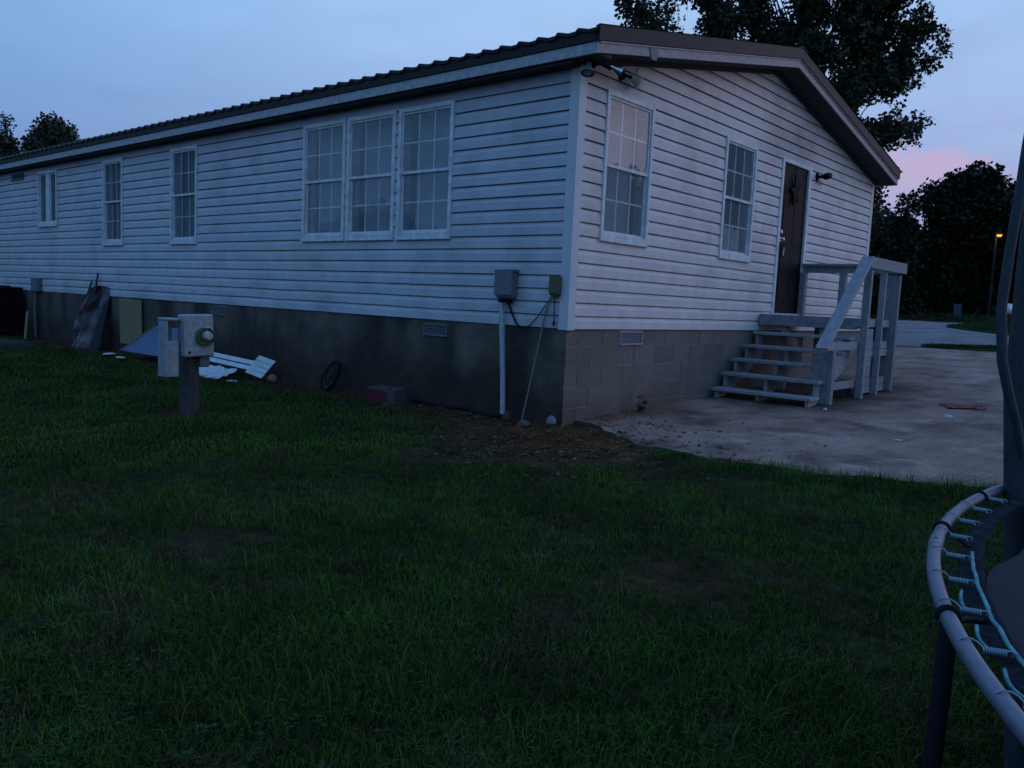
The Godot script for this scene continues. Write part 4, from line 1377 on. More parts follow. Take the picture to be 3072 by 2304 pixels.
func make_steps():
	var o := thing("porch_steps", "grey-painted wooden steps with landing and railing at the gable door", "steps")
	var tr := [[2.89, -0.692], [3.10, -0.513], [3.355, -0.346], [3.64, -0.178], [3.93, -0.009]]
	var zin := 0.05
	var zout := 1.27
	var i := 0
	for t in tr:
		var g := plank()
		var y: float = SB + t[1]
		var x: float = t[0]
		var e := zout if i < 4 else 1.30
		g.box(Transform3D(Basis(Vector3(0, 1, 0), rnd(-0.006, 0.006)), Vector3(x + 0.135, y - 0.02, (zin + e) * 0.5)), Vector3(0.27, 0.040, e - zin), 0.006)
		put("tread", g, M.paint_wood_worn, o)
		i += 1
	# three saw-tooth stringers
	for z in [0.075, 0.60, 1.19]:
		var g := plank()
		var pts := []
		pts.append(Vector3(2.94, gh(2.9, z) + 0.03, z))
		for t in tr:
			pts.append(Vector3(t[0] + 0.045, SB + t[1] - 0.042, z))
			var k: int = tr.find(t)
			if k < 4:
				pts.append(Vector3(tr[k + 1][0] + 0.045, SB + t[1] - 0.042, z))
		pts.append(Vector3(4.13, SB - 0.05, z))
		pts.append(Vector3(4.13, SB - 0.34, z))
		pts.append(Vector3(3.14, gh(3.1, z) + 0.03, z))
		g.prism(pts, Vector3(0, 0, 0.04))
		put("stringer", g, M.paint_wood_worn, o)
	# landing: rim boards, deck boards
	var yd := SB + 0.218
	var xl := 4.13
	var xr := 5.52
	var zo := 1.29
	var rims := [[Vector3(xl + 0.02, yd - 0.07, 0.03), Vector3(xl + 0.02, yd - 0.07, zo)], [Vector3(xr - 0.02, yd - 0.07, 0.03), Vector3(xr - 0.02, yd - 0.07, zo)]]
	for r in rims:
		var g := plank()
		board(g, r[0], r[1], Vector3.UP, 0.14, 0.04)
		put("rim_board", g, M.paint_wood, o)
	var rg := plank()
	board(rg, Vector3(xl, yd - 0.055, zo + 0.02), Vector3(xr, yd - 0.055, zo + 0.02), Vector3.UP, 0.095, 0.038)
	put("rim_board", rg, M.paint_wood_worn, o)
	var x := xl + 0.10
	while x < xr - 0.05:
		var g := plank()
		board(g, Vector3(x, yd - 0.012, 0.03), Vector3(x, yd - 0.012, zo), Vector3(1, 0, 0), 0.135, 0.026, 0.003)
		put("deck_board", g, M.paint_wood_worn, o)
		x += 0.142
	# outer posts, planks set on edge to the stair
	for p in [[4.155, 0.80, 0.065, 0.085], [4.735, 0.80, 0.055, 0.075], [5.30, 0.80, 0.07, 0.20]]:
		var g := plank()
		var gy := gh(p[0], zo + 0.1) + 0.03
		var zc: float = zo + 0.042 + p[3] * 0.5
		if p[0] > 5.0:
			zc = zo + 0.122 - p[3] * 0.5
		g.box(Transform3D(Basis(Vector3(0, 0, 1), rnd(-0.004, 0.004)), Vector3(p[0], (gy + SB + p[1]) * 0.5, zc)), Vector3(p[2], SB + p[1] - gy, p[3]), 0.005)
		put("post", g, M.paint_wood, o)
	# newel: a pair of planks where the hand rail ends
	var ng := plank()
	var ny := gh(3.3, 1.3) + 0.03
	ng.box(Transform3D(Basis(), Vector3(3.30, (ny + SB - 0.165) * 0.5, 1.325)), Vector3(0.09, SB - 0.165 - ny, 0.055), 0.005)
	ng.box(Transform3D(Basis(), Vector3(3.285, (ny + SB - 0.19) * 0.5, 1.20)), Vector3(0.04, SB - 0.19 - ny, 0.19), 0.005)
	put("newel", ng, M.paint_wood, o)
	# side rails along the outer edge
	for r in [[2.93, 5.25, -0.115, 0.095, 0.0], [4.20, 5.25, -0.213, 0.085, 0.003], [3.37, 5.25, -0.58, 0.092, 0.0], [4.20, 5.25, -0.675, 0.085, 0.003]]:
		var g := plank()
		board(g, Vector3(r[0], SB + r[2], zo + 0.02 + r[4]), Vector3(r[1], SB + r[2], zo + 0.02 + r[4]), Vector3.UP, r[3], 0.036)
		put("side_rail", g, M.paint_wood_worn, o)
	# top rails
	var tg := plank()
	board(tg, Vector3(4.08, SB + 0.895, zo + 0.11), Vector3(5.50, SB + 0.895, zo + 0.11), Vector3.UP, 0.135, 0.04)
	put("top_rail", tg, M.paint_wood_worn, o)
	var bg := plank()
	board(bg, Vector3(xr - 0.03, SB + 0.875, 0.03), Vector3(xr - 0.03, SB + 0.875, zo + 0.085), Vector3.UP, 0.09, 0.04)
	board(bg, Vector3(xr - 0.03, SB + 0.94, 0.03), Vector3(xr - 0.03, SB + 0.94, zo + 0.085), Vector3(1, 0, 0), 0.14, 0.036)
	put("top_rail", bg, M.paint_wood, o)
	for z in [0.06, 0.62]:
		var g := plank()
		g.box(Transform3D(Basis(), Vector3(xr - 0.085, (yd + SB + 0.828) * 0.5, z)), Vector3(0.09, SB + 0.828 - yd, 0.085), 0.005)
		put("post", g, M.paint_wood, o)
	# the sloping hand rail, a plank laid flat
	var hg := plank()
	var dirv := (Vector3(4.12, SB + 0.95, 0) - Vector3(2.86, SB - 0.12, 0)).normalized()
	board(hg, Vector3(2.84, SB - 0.135, zo + 0.075), Vector3(4.12, SB + 0.955, zo + 0.075), Vector3(0, 0, 1), 0.14, 0.04)
	put("hand_rail", hg, M.paint_wood_worn, o)
	# short legs under the landing and a block under the stair
	for p in [[4.25, 0.35], [4.25, 0.85], [5.40, 0.35], [5.40, 1.15]]:
		var g := plank()
		var gy := gh(p[0], p[1]) + 0.02
		g.box(Transform3D(Basis(), Vector3(p[0], (gy + yd - 0.03) * 0.5, p[1])), Vector3(0.09, yd - 0.03 - gy, 0.09), 0.005)
		put("leg", g, M.paint_wood, o)
	var cg := plank()
	cg.box(Transform3D(Basis(), Vector3(4.25, gh(4.3, 1.2) + 0.12, 1.12)), Vector3(0.3, 0.19, 0.15), 0.01)
	put("footing_block", cg, M.stone, o)

# ------------------------------------------------------------------ things on and against the long wall
func make_wall_things():
	# grey electrical cabinet and its conduit
	var mb := thing("electrical_cabinet", "grey metal electrical cabinet on the siding, above the pale conduit", "electrical box", Vector3(-0.02, 1.19, -0.726))
	var g := Geo.new()
	g.b2(Vector3(-0.095, 0.0, -0.11), Vector3(0.0, 0.265, 0.11), 0.018)
	put("case", g, M.greybox, mb)
	g = Geo.new()
	g.b2(Vector3(-0.108, 0.03, -0.116), Vector3(-0.096, 0.272, 0.116), 0.0055)
	g.prism([Vector3(-0.11, 0.267, -0.118), Vector3(-0.11, 0.279, -0.118), Vector3(0.0, 0.292, -0.118), Vector3(0.0, 0.267, -0.118)], Vector3(0, 0, 0.236))
	put("cover", g, M.greybox, mb)
	g = Geo.new()
	g.b2(Vector3(-0.09, -0.04, -0.075), Vector3(-0.02, -0.001, 0.075), 0.008)
	put("hub", g, M.black, mb)
	var cd := Geo.new()
	cd.tube([Vector3(-0.075, 1.145, -0.775), Vector3(-0.075, 0.9, -0.755), Vector3(-0.07, 0.4, -0.72), Vector3(-0.075, -0.06, -0.69)], [0.027], 12)
	var co := put("conduit", cd, M.pvc, self)
	tag(co, "pale grey plastic conduit running from the electrical cabinet down to the ground", "pipe")
	var sl := Geo.new()
	sl.tube([Vector3(-0.074, 0.93, -0.757), Vector3(-0.074, 0.83, -0.75)], [0.0305], 12)
	put("coupling", sl, M.pvc, co)
	# small tan box near the corner
	var tb := thing("cable_box", "small olive-tan cable box beside the corner post", "cable box", Vector3(-0.018, 1.24, -0.125))
	g = Geo.new()
	g.b2(Vector3(-0.06, 0.0, -0.058), Vector3(0.0, 0.185, 0.058), 0.012)
	put("case", g, M.tanbox, tb)
	g = Geo.new()
	g.b2(Vector3(-0.067, 0.02, -0.054), Vector3(-0.0605, 0.19, 0.054), 0.003)
	g.b2(Vector3(-0.05, -0.012, -0.04), Vector3(-0.015, -0.001, 0.04), 0.003)
	put("lid", g, M.tanbox, tb)
	# cables
	var c1 := Geo.new()
	c1.tube([Vector3(-0.06, 1.15, -0.70), Vector3(-0.045, 1.05, -0.66), Vector3(-0.04, 0.95, -0.60), Vector3(-0.04, 0.915, -0.54), Vector3(-0.04, 0.93, -0.44), Vector3(-0.04, 1.02, -0.34), Vector3(-0.04, 1.13, -0.25), Vector3(-0.05, 1.235, -0.16)], [0.011, 0.011, 0.010, 0.008, 0.006, 0.005, 0.005, 0.005], 7)
	var k1 := put("drooping_cable", c1, M.cable, self)
	tag(k1, "dark cable that sags between the grey cabinet and the tan box", "cable")
	var c2 := Geo.new()
	c2.tube([Vector3(-0.05, 1.236, -0.14), Vector3(-0.045, 1.12, -0.22), Vector3(-0.04, 0.98, -0.255), Vector3(-0.05, 0.8, -0.285), Vector3(-0.09, 0.4, -0.34), Vector3(-0.16, -0.03, -0.38)], [0.0085], 7)
	var k2 := put("hanging_cable", c2, M.cable_grey, self)
	tag(k2, "thin greyish cable dropping from the tan box to the ground", "cable")
	var c3 := Geo.new()
	c3.tube([Vector3(-0.05, 1.236, -0.12), Vector3(-0.038, 1.1, -0.135), Vector3(-0.036, 0.985, -0.13)], [0.005], 6)
	c3.tube([Vector3(-0.036, 0.99, -0.13), Vector3(-0.036, 0.955, -0.14)], [0.011, 0.008], 7)
	var k3 := put("short_cable", c3, M.cable, self)
	tag(k3, "short black cable end hanging under the tan box", "cable")
	# rubble at the corner
	for s in [["reddish stone at the foot of the conduit", Vector3(-0.2, 0.03, -0.52), Vector3(0.13, 0.075, 0.10), M.rust], ["flat brown stone at the foot of the thin cable", Vector3(-0.27, 0.01, -0.25), Vector3(0.12, 0.05, 0.13), M.stone], ["pale grey lump at the foot of the house corner", Vector3(-0.13, 0.045, -0.03), Vector3(0.10, 0.075, 0.09), M.greybox], ["small dark stone left of the conduit foot", Vector3(-0.3, 0.0, -0.82), Vector3(0.09, 0.04, 0.08), M.rust]]:
		tag(put("stone", lump(s[2], 3), s[3], self), s[0], "stone", "stones at the foot of the wall")
		get_child(get_child_count() - 1).position = s[1]
	# black hose along the foot of the wall
	var hs := Geo.new()
	var hp := []
	for i in 16:
		var t := i / 15.0
		hp.append(Vector3(-0.09 - 0.05 * sin(t * 9.0) * t, 0.015 + 0.012 * sin(t * 14.0), lerpf(-2.05, -0.62, t)))
	hs.tube(hp, [0.02], 8)
	tag(put("hose", hs, M.cable, self), "black hose lying along the foot of the long wall", "hose")
	# cinder block, painted red on one side
	var cb := thing("cinder_block", "hollow concrete block with a red-painted face lying by the long wall", "block", Vector3(-0.34, gh(-0.34, -2.17) - 0.015, -2.17), 0.12)
	g = Geo.new()
	var cgrey := Color(0.10, 0.09, 0.09)
	g.col = cgrey
	for z in [-0.18, 0.0, 0.18]:
		g.b2(Vector3(-0.06, 0.0, z - 0.018), Vector3(0.06, 0.19, z + 0.018))
	g.b2(Vector3(0.061, 0.0, -0.2), Vector3(0.095, 0.192, 0.2), 0.004)
	g.b2(Vector3(-0.093, 0.0, -0.2), Vector3(-0.061, 0.192, 0.2), 0.004)
	put("shell", g, M.red_block, cb)
	g = Geo.new()
	g.col = Color(0.13, 0.014, 0.024)
	g.b2(Vector3(-0.0965, 0.012, -0.19), Vector3(-0.0935, 0.165, 0.04))
	g.col = Color(0.09, 0.03, 0.035)
	g.b2(Vector3(-0.0960, 0.05, 0.04), Vector3(-0.0935, 0.15, 0.09))
	put("red_paint", g, M.red_block, cb)
	# wheel leaning on the wall
	var wh := thing("wheel", "dark spoked wheel leaning against the foot of the long wall", "wheel", Vector3(-0.16, gh(-0.16, -3.4) + 0.17, -3.42))
	wh.rotation = Vector3(0, -0.25, -0.42)
	g = Geo.new()
	torus(g, 0.185, 0.024, Vector3(1, 0, 0), 28, 8)
	put("tyre", g, M.black, wh)
	g = Geo.new()
	torus(g, 0.155, 0.010, Vector3(1, 0, 0), 28, 6)
	for i in 8:
		var a := TAU * i / 8.0
		g.tube([Vector3(0, 0, 0), Vector3(0, cos(a), sin(a)) * 0.15], [0.004], 5)
	g.tube([Vector3(-0.03, 0, 0), Vector3(0.03, 0, 0)], [0.022], 10)
	put("rim", g, M.rust, wh)
	# plywood hatch
	var pl := Geo.new()
	pl.box(Transform3D(Basis(Vector3(0, 0, 1), 0.02), Vector3(-0.035, 0.525, -9.06)), Vector3(0.018, 0.75, 0.80), 0.003)
	tag(put("plywood_panel", pl, M.ply, self), "yellow plywood panel covering a gap in the block foundation", "panel")
	# blue ribbed panel
	var bp := thing("ribbed_panel", "blue-grey ribbed panel leaning on the wall behind the meter post", "panel", Vector3.ZERO)
	g = Geo.new()
	var rows := []
	for j in 2:
		var r := PackedVector3Array()
		for i in 41:
			var t := i / 40.0
			var z := lerpf(-8.55, -7.1, t) if j == 0 else lerpf(-7.98, -6.95, t)
			r.append(Vector3((-0.42 if j == 0 else -0.12) + 0.010 * sin(i * PI * 0.5), 0.10 if j == 0 else 0.52, z))
		rows.append(r)
	g.grid(rows, [], Vector3(-1, 0.3, 0))
	var rw2 := []
	for r in rows:
		var r2 := PackedVector3Array()
		for p in r:
			r2.append(p + Vector3(0.006, -0.002, 0))
		rw2.append(r2)
	g.grid(rw2, [], Vector3(1, -0.3, 0))
	put("sheet", g, M.blue_panel, bp)
	g = Geo.new()
	g.tube([Vector3(-0.43, 0.09, -8.57), Vector3(-0.12, 0.53, -8.0)], [0.012], 6)
	put("edge_strip", g, M.ply, bp)
	for s in [["white plastic scrap by the lower corner of the blue ribbed panel", Vector3(-0.52, 0.035, -8.72), Vector3(0.22, 0.025, 0.14)], ["second white plastic scrap in front of the blue ribbed panel", Vector3(-0.62, 0.03, -8.12), Vector3(0.14, 0.02, 0.16)]]:
		var q := put("plastic_scrap", lump(s[2], 7), M.scrap, self)
		q.position = s[1]
		tag(q, s[0], "scrap", "white scraps along the wall")
	make_scrap_pile()
	make_tarp()
	# stake
	var sk := Geo.new()
	board(sk, Vector3(-0.28, -0.05, -13.12), Vector3(-0.16, 0.52, -13.33), Vector3(0, 0, 1), 0.10, 0.02, 0.003)
	tag(put("wooden_stake", sk, M.ply, self), "pale thin board standing on end left of the covered heap", "board")
	# condenser
	var ac := thing("outdoor_unit", "dark boxy outdoor unit at the far left foot of the long wall", "air conditioner", Vector3(-0.5, gh(-0.5, -14.2), -14.2))
	g = Geo.new()
	g.b2(Vector3(-0.38, 0.0, -0.42), Vector3(0.38, 0.06, 0.42), 0.006)
	for sx in [-1, 1]:
		for sz in [-1, 1]:
			g.b2(Vector3(sx * 0.38 - 0.03, 0.06, sz * 0.42 - 0.03), Vector3(sx * 0.38 + 0.03, 0.95, sz * 0.42 + 0.03), 0.006)
	g.b2(Vector3(-0.41, 0.95, -0.45), Vector3(0.41, 1.0, 0.45), 0.01)
	g.b2(Vector3(-0.33, 0.06, -0.37), Vector3(0.33, 0.94, 0.37))
	put("case", g, M.black, ac)
	g = Geo.new()
	for i in 16:
		var y := 0.10 + i * 0.052
		g.b2(Vector3(-0.372, y, -0.385), Vector3(-0.352, y + 0.03, 0.385))
		g.b2(Vector3(-0.345, y, 0.392), Vector3(0.345, y + 0.03, 0.412))
	put("grille", g, M.cable, ac)
	g = Geo.new()
	torus(g, 0.3, 0.012, Vector3(0, 1, 0), 24, 6)
	var fo := put("fan_guard", g, M.cable, ac)
	fo.position.y = 1.01
	# utility box with its stain
	var ub := thing("utility_box", "small grey-green utility box at the siding edge above the pale stake", "electrical box", Vector3(-0.02, 0.92, -13.1))
	g = Geo.new()
	g.b2(Vector3(-0.10, 0.0, -0.17), Vector3(0.0, 0.27, 0.15), 0.01)
	put("case", g, M.greybox, ub)
	g = Geo.new()
	g.tube([Vector3(-0.05, 0.0, -0.05), Vector3(-0.06, -0.35, -0.07), Vector3(-0.05, -0.9, -0.05)], [0.02], 8)
	put("pipe", g, M.greybox, ub)

func lump(s: Vector3, seed_: int) -> Geo:
	# an uneven stone-like lump on its base
	var g := Geo.new()
	var rows := []
	for j in 7:
		var r := PackedVector3Array()
		var t := j / 6.0
		for i in 13:
			var a := TAU * (i % 12) / 12.0
			var rr := sqrt(maxf(0.0, 1.0 - pow(t, 1.7))) + 0.02
			var w := 1.0 + 0.35 * nb.get_noise_3d(cos(a) * 0.8 + seed_, t * 1.3, sin(a) * 0.8 + s.x * 40.0)
			r.append(Vector3(cos(a) * s.x * 0.5 * rr * w, s.y * t * (1.0 if j > 0 else 1.0) - 0.01, sin(a) * s.z * 0.5 * rr * w))
		rows.append(r)
	g.grid(rows, [], Vector3(1, 0.2, 0), true)
	return g

func torus(g: Geo, r: float, t: float, axis: Vector3, seg: int, sides: int):
	var a := axis.normalized()
	var u := a.cross(Vector3(0.3, 0.5, 0.8)).normalized()
	var w := a.cross(u)
	var p := []
	for i in seg + 1:
		var an := TAU * i / seg
		p.append(u * cos(an) * r + w * sin(an) * r)
	g.tube(p, [t], sides, false)

func make_scrap_pile():
	# offcuts of white siding dropped by the wall
	var a := thing("siding_offcut", "long white siding offcut lying by the wall, right of the meter post", "siding scrap", Vector3.ZERO)
	var g := Geo.new()
	var p := Vector3(-0.42, 0.17, -6.25)
	var q := Vector3(-0.34, 0.10, -4.72)
	var acr := Vector3(0.10, 0.13, 0.0)
	for s in [0, 1]:
		var o0: Vector3 = acr * (0.5 * s)
		var o1: Vector3 = acr * (0.5 * s + 0.46)
		g.prism([p + o0 + Vector3(0, 0.0, 0), q + o0, q + o1 + Vector3(0, -0.012, 0), p + o1 + Vector3(0, -0.012, 0)], Vector3(0.006, -0.006, 0))
	put("strip", g, M.scrap, a)
	var b := thing("siding_offcut", "short white siding offcut with dark grooves propped at the end of the long one", "siding scrap", Vector3.ZERO)
	var c0 := Vector3(-0.44, 0.09, -4.86)
	var e := Vector3(0.05, -0.055, 0.30)
	var f := Vector3(0.10, 0.235, 0.17)
	for i in 4:
		var gs := Geo.new()
		var s0 := c0 + f * (i / 4.0)
		var s1 := c0 + f * ((i + 0.90) / 4.0)
		gs.prism([s0 + Vector3(-0.008, 0, 0), s0 + e + Vector3(-0.008, 0, 0), s1 + e, s1], Vector3(0.006, -0.002, 0))
		put("course", gs, M.scrap, b)
	# crumpled plastic below
	var rows := []
	for j in 7:
		var r := PackedVector3Array()
		for i in 26:
			var t := i / 25.0
			var s := j / 6.0
			var z := lerpf(-6.0, -4.98, t)
			var x := -0.80 + 0.32 * s + 0.07 * nb.get_noise_2d(z * 3.0, s * 2.0)
			var y := gh(x, z) + 0.015 + 0.10 * s * s + 0.05 * absf(nb.get_noise_2d(z * 4.5, s * 3.0)) + 0.012 * nf.get_noise_2d(z * 3.0, s * 5.0)
			r.append(Vector3(x, y, z))
		rows.append(r)
	var cg := Geo.new()
	cg.grid(rows, [], Vector3(-0.3, 1, 0))
	tag(put("plastic_sheet", cg, M.scrap, self), "crumpled white plastic sheet on the grass under the long siding offcut", "plastic")
	var w := put("plastic_scrap", lump(Vector3(0.14, 0.03, 0.20), 11), M.scrap, self)
	w.position = Vector3(-0.62, gh(-0.6, -4.9), -4.86)
	tag(w, "white plastic scrap in front of the propped siding offcut", "scrap", "white scraps along the wall")
	var br := put("broken_brick", lump(Vector3(0.10, 0.09, 0.17), 5), mat(Color(0.24, 0.10, 0.06), 0.95), self)
	br.position = Vector3(-0.36, 0.03, -4.36)
	tag(br, "broken orange brick right of the propped siding offcut", "brick")

func make_tarp():
	# sheeting pulled over things that lean on the wall
	var o := thing("covered_heap", "grey sheeting draped over a heap leaning on the long wall, torn open", "tarpaulin", Vector3.ZERO)
	var ys := [-0.02, 0.12, 0.3, 0.48, 0.7, 0.88, 1.02, 1.10]
	var zl := [-11.02, -11.06, -11.06, -11.02, -10.86, -10.72, -10.60, -10.36]
	var zr := [-10.22, -10.16, -10.2, -10.08, -9.98, -9.9, -9.88, -9.98]
	var rows := []
	var cols := []
	var n := 26
	for j in 29:
		var f := j / 28.0 * 7.0
		var k := mini(int(f), 6)
		var t := f - k
		var y: float = lerpf(ys[k], ys[k + 1], t)
		var a: float = lerpf(zl[k], zl[k + 1], t)
		var b: float = lerpf(zr[k], zr[k + 1], t)
		var r := PackedVector3Array()
		var c := PackedColorArray()
		for i in n:
			var u := float(i) / (n - 1)
			var z := lerpf(a, b, u)
			var bulge := sqrt(maxf(0.0, 1.0 - pow(2.0 * u - 1.0, 2.0)))
			var dep := lerpf(0.27, 0.08, y / 1.1) * bulge
			# folds run up and to the right
			var fold := nb.get_noise_2d((z - y * 0.55) * 3.4, y * 0.8) * 0.24 + nf.get_noise_2d((z - y * 0.5) * 1.3, y * 0.6) * 0.10
			var x := -0.03 - dep - fold * 0.75 * bulge
			r.append(Vector3(x, y + gh(0, z), z))
			var kk := 1.0 + 0.25 * nb.get_noise_2d(z * 2.0, y * 2.0)
			var cc := Color(1.0, 0.97, 1.05)
			var tear := 1.0 - smoothstep(0.0, 0.12, absf((z + 10.32) - (y - 0.85) * 0.75) - 0.06 - 0.26 * maxf(0.0, y - 0.55))
			tear *= smoothstep(0.48, 0.62, y)
			kk *= 0.75 + 0.5 * smoothstep(-0.3, 0.4, nb.get_noise_2d((z - y * 0.55) * 3.4, y * 0.8))
			cc = cc.lerp(Color(0.22, 0.09, 0.075), clampf(tear, 0, 1))
			c.append(Color(cc.r * kk, cc.g * kk, cc.b * kk))
		rows.append(r)
		cols.append(c)
	var g := Geo.new()
	g.grid(rows, cols, Vector3(-1, 0.2, 0))
	put("sheeting", g, M.tarp, o)
	g = Geo.new()
	for s in [[-10.58, 1.17, -10.52], [-10.28, 1.32, -10.26]]:
		g.tube([Vector3(-0.1, 0.9, s[0] - 0.05), Vector3(-0.06, s[1], s[2])], [0.022, 0.016], 7)
	put("stick", g, M.bare_wood, o)
	var dk := Geo.new()
	dk.prism([Vector3(-0.30, -0.03, -10.12), Vector3(-0.03, 0.93, -10.0), Vector3(-0.03, 0.93, -9.86), Vector3(-0.30, -0.03, -9.72)], Vector3(0.02, 0, 0))
	tag(put("dark_board", dk, M.dark, self), "near-black board leaning on the wall right of the covered heap", "board")
	var hp := put("dirt_heap", lump(Vector3(1.3, 0.20, 1.0), 21), mat(Color(0.04, 0.033, 0.03), 1.0, 0, M.soil.albedo_texture, Vector3(2, 2, 2)), self)
	hp.position = Vector3(-1.35, gh(-1.3, -11.0) - 0.03, -11.1)
	tag(hp, "low dark heap of dirt on the lawn in front of the covered heap", "dirt heap")

# ------------------------------------------------------------------ things on the gable and in the yard
func flood_head(parent: Node, at: Vector3, dir: Vector3, m: Material):
	var y := -dir.normalized()
	var x := y.cross(Vector3(0.2, 0.3, 0.9)).normalized()
	var xf := Transform3D(Basis(x, y, x.cross(y)), at)
	var g := Geo.new()
	g.lathe(xf, [Vector2(0.0, 0.115), Vector2(0.022, 0.11), Vector2(0.03, 0.07), Vector2(0.05, 0.03), Vector2(0.066, 0.0), Vector2(0.06, -0.004), Vector2(0.045, 0.02)], 16)
	var o := put("lamp_shade", g, m, parent)
	var b := Geo.new()
	b.lathe(xf, [Vector2(0.0, -0.012), Vector2(0.03, -0.006), Vector2(0.045, 0.008), Vector2(0.046, 0.022)], 14)
	put("lens", b, M.steel, o)

func make_yard_things():
	var fl := thing("flood_light", "twin-headed flood light under the eave at the house corner", "flood light", Vector3(0.02, 3.36, 0.10))
	var g := Geo.new()
	g.b2(Vector3(-0.06, -0.02, -0.06), Vector3(0.07, 0.05, 0.07), 0.01)
	g.tube([Vector3(0, 0.0, 0.03), Vector3(-0.01, -0.05, 0.04)], [0.03, 0.02], 8)
	g.tube([Vector3(0.0, 0.01, 0.05), Vector3(-0.08, -0.04, 0.05)], [0.012], 7)
	g.tube([Vector3(0.03, 0.01, 0.05), Vector3(0.15, -0.01, 0.07), Vector3(0.2, -0.02, 0.08)], [0.016], 7)
	put("mount", g, M.black, fl)
	flood_head(fl, Vector3(-0.11, -0.125, 0.05), Vector3(-0.3, -1.0, 0.15), M.greybox)
	flood_head(fl, Vector3(0.285, -0.03, 0.11), Vector3(1.0, -0.35, 0.35), M.chrome)
	var sp := thing("spot_light", "single pale spot light on the gable siding right of the twin flood light", "flood light", Vector3(0.66, 3.40, 0.02))
	g = Geo.new()
	g.lathe(Transform3D(Basis(Vector3(1, 0, 0), PI / 2), Vector3(-0.04, 0.0, 0.0)), [Vector2(0.0, 0.03), Vector2(0.05, 0.025), Vector2(0.058, 0.0)], 14)
	g.tube([Vector3(-0.04, 0, 0.02), Vector3(0.0, -0.01, 0.05), Vector3(0.05, -0.01, 0.07)], [0.016], 7)
	put("mount", g, M.black, sp)
	flood_head(sp, Vector3(0.14, -0.05, 0.10), Vector3(0.75, -0.45, 0.55), mat(Color(0.5, 0.52, 0.46), 0.4))
	g = Geo.new()
	g.tube([Vector3(0.10, 0.02, 0.07), Vector3(0.20, 0.09, 0.03), Vector3(0.26, 0.13, 0.01)], [0.006], 6)
	put("wire", g, M.cable_grey, sp)
	# porch light
	var pl := thing("porch_light", "small black porch light on the siding right of the brown door", "wall lamp", Vector3(5.72, 3.14, 0.018))
	g = Geo.new()
	g.lathe(Transform3D(Basis(Vector3(1, 0, 0), PI / 2), Vector3.ZERO), [Vector2(0.0, 0.022), Vector2(0.052, 0.018), Vector2(0.06, 0.0)], 16)
	g.tube([Vector3(0, 0, 0.015), Vector3(0.02, 0.005, 0.06), Vector3(0.06, 0.01, 0.10)], [0.018, 0.022, 0.03], 9)
	put("bracket", g, M.black, pl)
	g = Geo.new()
	g.lathe(Transform3D(Basis(Vector3(0, 0, 1), -1.35), Vector3(0.06, 0.01, 0.11)), [Vector2(0.0, -0.02), Vector2(0.045, -0.015), Vector2(0.05, 0.05), Vector2(0.042, 0.14), Vector2(0.022, 0.175), Vector2(0.0, 0.178)], 14)
	put("lamp_shade", g, M.black, pl)
	g = Geo.new()
	g.tube([Vector3(0.0, -0.05, 0.012), Vector3(-0.03, -0.09, 0.012), Vector3(0.06, -0.085, 0.012), Vector3(0.16, -0.09, 0.012), Vector3(0.2, -0.06, 0.01)], [0.004], 5)
	put("wire", g, M.cable_grey, pl)

	# meter post on the lawn
	var at := Vector3(-2.25, gh(-2.25, -2.85), -2.85)
	var mp := thing("meter_post", "short wooden post on the lawn carrying a pale electric meter box", "meter post", at)
	g = Geo.new()
	g.box(Transform3D(Basis(Vector3(0, 0, 1), 0.02), Vector3(0.015, 0.36, -0.06)), Vector3(0.12, 0.82, 0.19), 0.006)
	put("post", g, M.bare_wood, mp)
	g = Geo.new()
	g.box(Transform3D(Basis(Vector3(0, 0, 1), 0.035), Vector3(0.0, 0.775, 0.105)), Vector3(0.30, 0.40, 0.135), 0.012)
	var bx := put("meter_box", g, mat(Color(0.40, 0.43, 0.42), 0.5, 0, M.greybox.albedo_texture, Vector3(1.2, 1.2, 1.2)), mp)
	g = Geo.new()
	var zx := Transform3D(Basis(Vector3(1, 0, 0), PI / 2), Vector3(0.045, 0.765, 0.172))
	g.lathe(zx, [Vector2(0.07, 0.012), Vector2(0.082, 0.045), Vector2(0.088, 0.045), Vector2(0.088, 0.0)], 24)
	g.lathe(zx, [Vector2(0.0, 0.010), Vector2(0.071, 0.011)], 24)
	put("socket_ring", g, M.tanbox, bx)
	g = Geo.new()
	g.lathe(Transform3D(Basis(Vector3(1, 0, 0), PI / 2), Vector3(0.055, 0.775, 0.18)), [Vector2(0.0, 0.085), Vector2(0.035, 0.08), Vector2(0.045, 0.05), Vector2(0.045, 0.0)], 16)
	g.lathe(Transform3D(Basis(Vector3(1, 0, 0), PI / 2), Vector3(0.085, 0.835, 0.17)), [Vector2(0.0, 0.03), Vector2(0.028, 0.028), Vector2(0.032, 0.0)], 14)
	put("knob", g, mat(Color(0.42, 0.43, 0.36), 0.6), bx)
	g = Geo.new()
	g.lathe(Transform3D(Basis(Vector3(1, 0, 0), PI / 2), Vector3(0.085, 0.835, 0.2)), [Vector2(0.0, 0.004), Vector2(0.018, 0.003), Vector2(0.018, 0.0)], 12)
	g.lathe(Transform3D(Basis(Vector3(1, 0, 0), PI / 2), Vector3(-0.10, 0.615, 0.172)), [Vector2(0.0, 0.006), Vector2(0.014, 0.005), Vector2(0.014, 0.0)], 12)
	put("knockout", g, M.rust, bx)
	g = Geo.new()
	g.b2(Vector3(-0.295, 0.38, -0.06), Vector3(-0.275, 0.91, 0.10), 0.004)
	g.b2(Vector3(-0.275, 0.38, -0.06), Vector3(-0.165, 0.91, -0.045), 0.003)
	g.b2(Vector3(-0.30, 0.911, -0.065), Vector3(-0.155, 0.935, 0.105), 0.006)
	g.b2(Vector3(-0.275, 0.38, 0.03), Vector3(-0.165, 0.72, 0.10), 0.006)
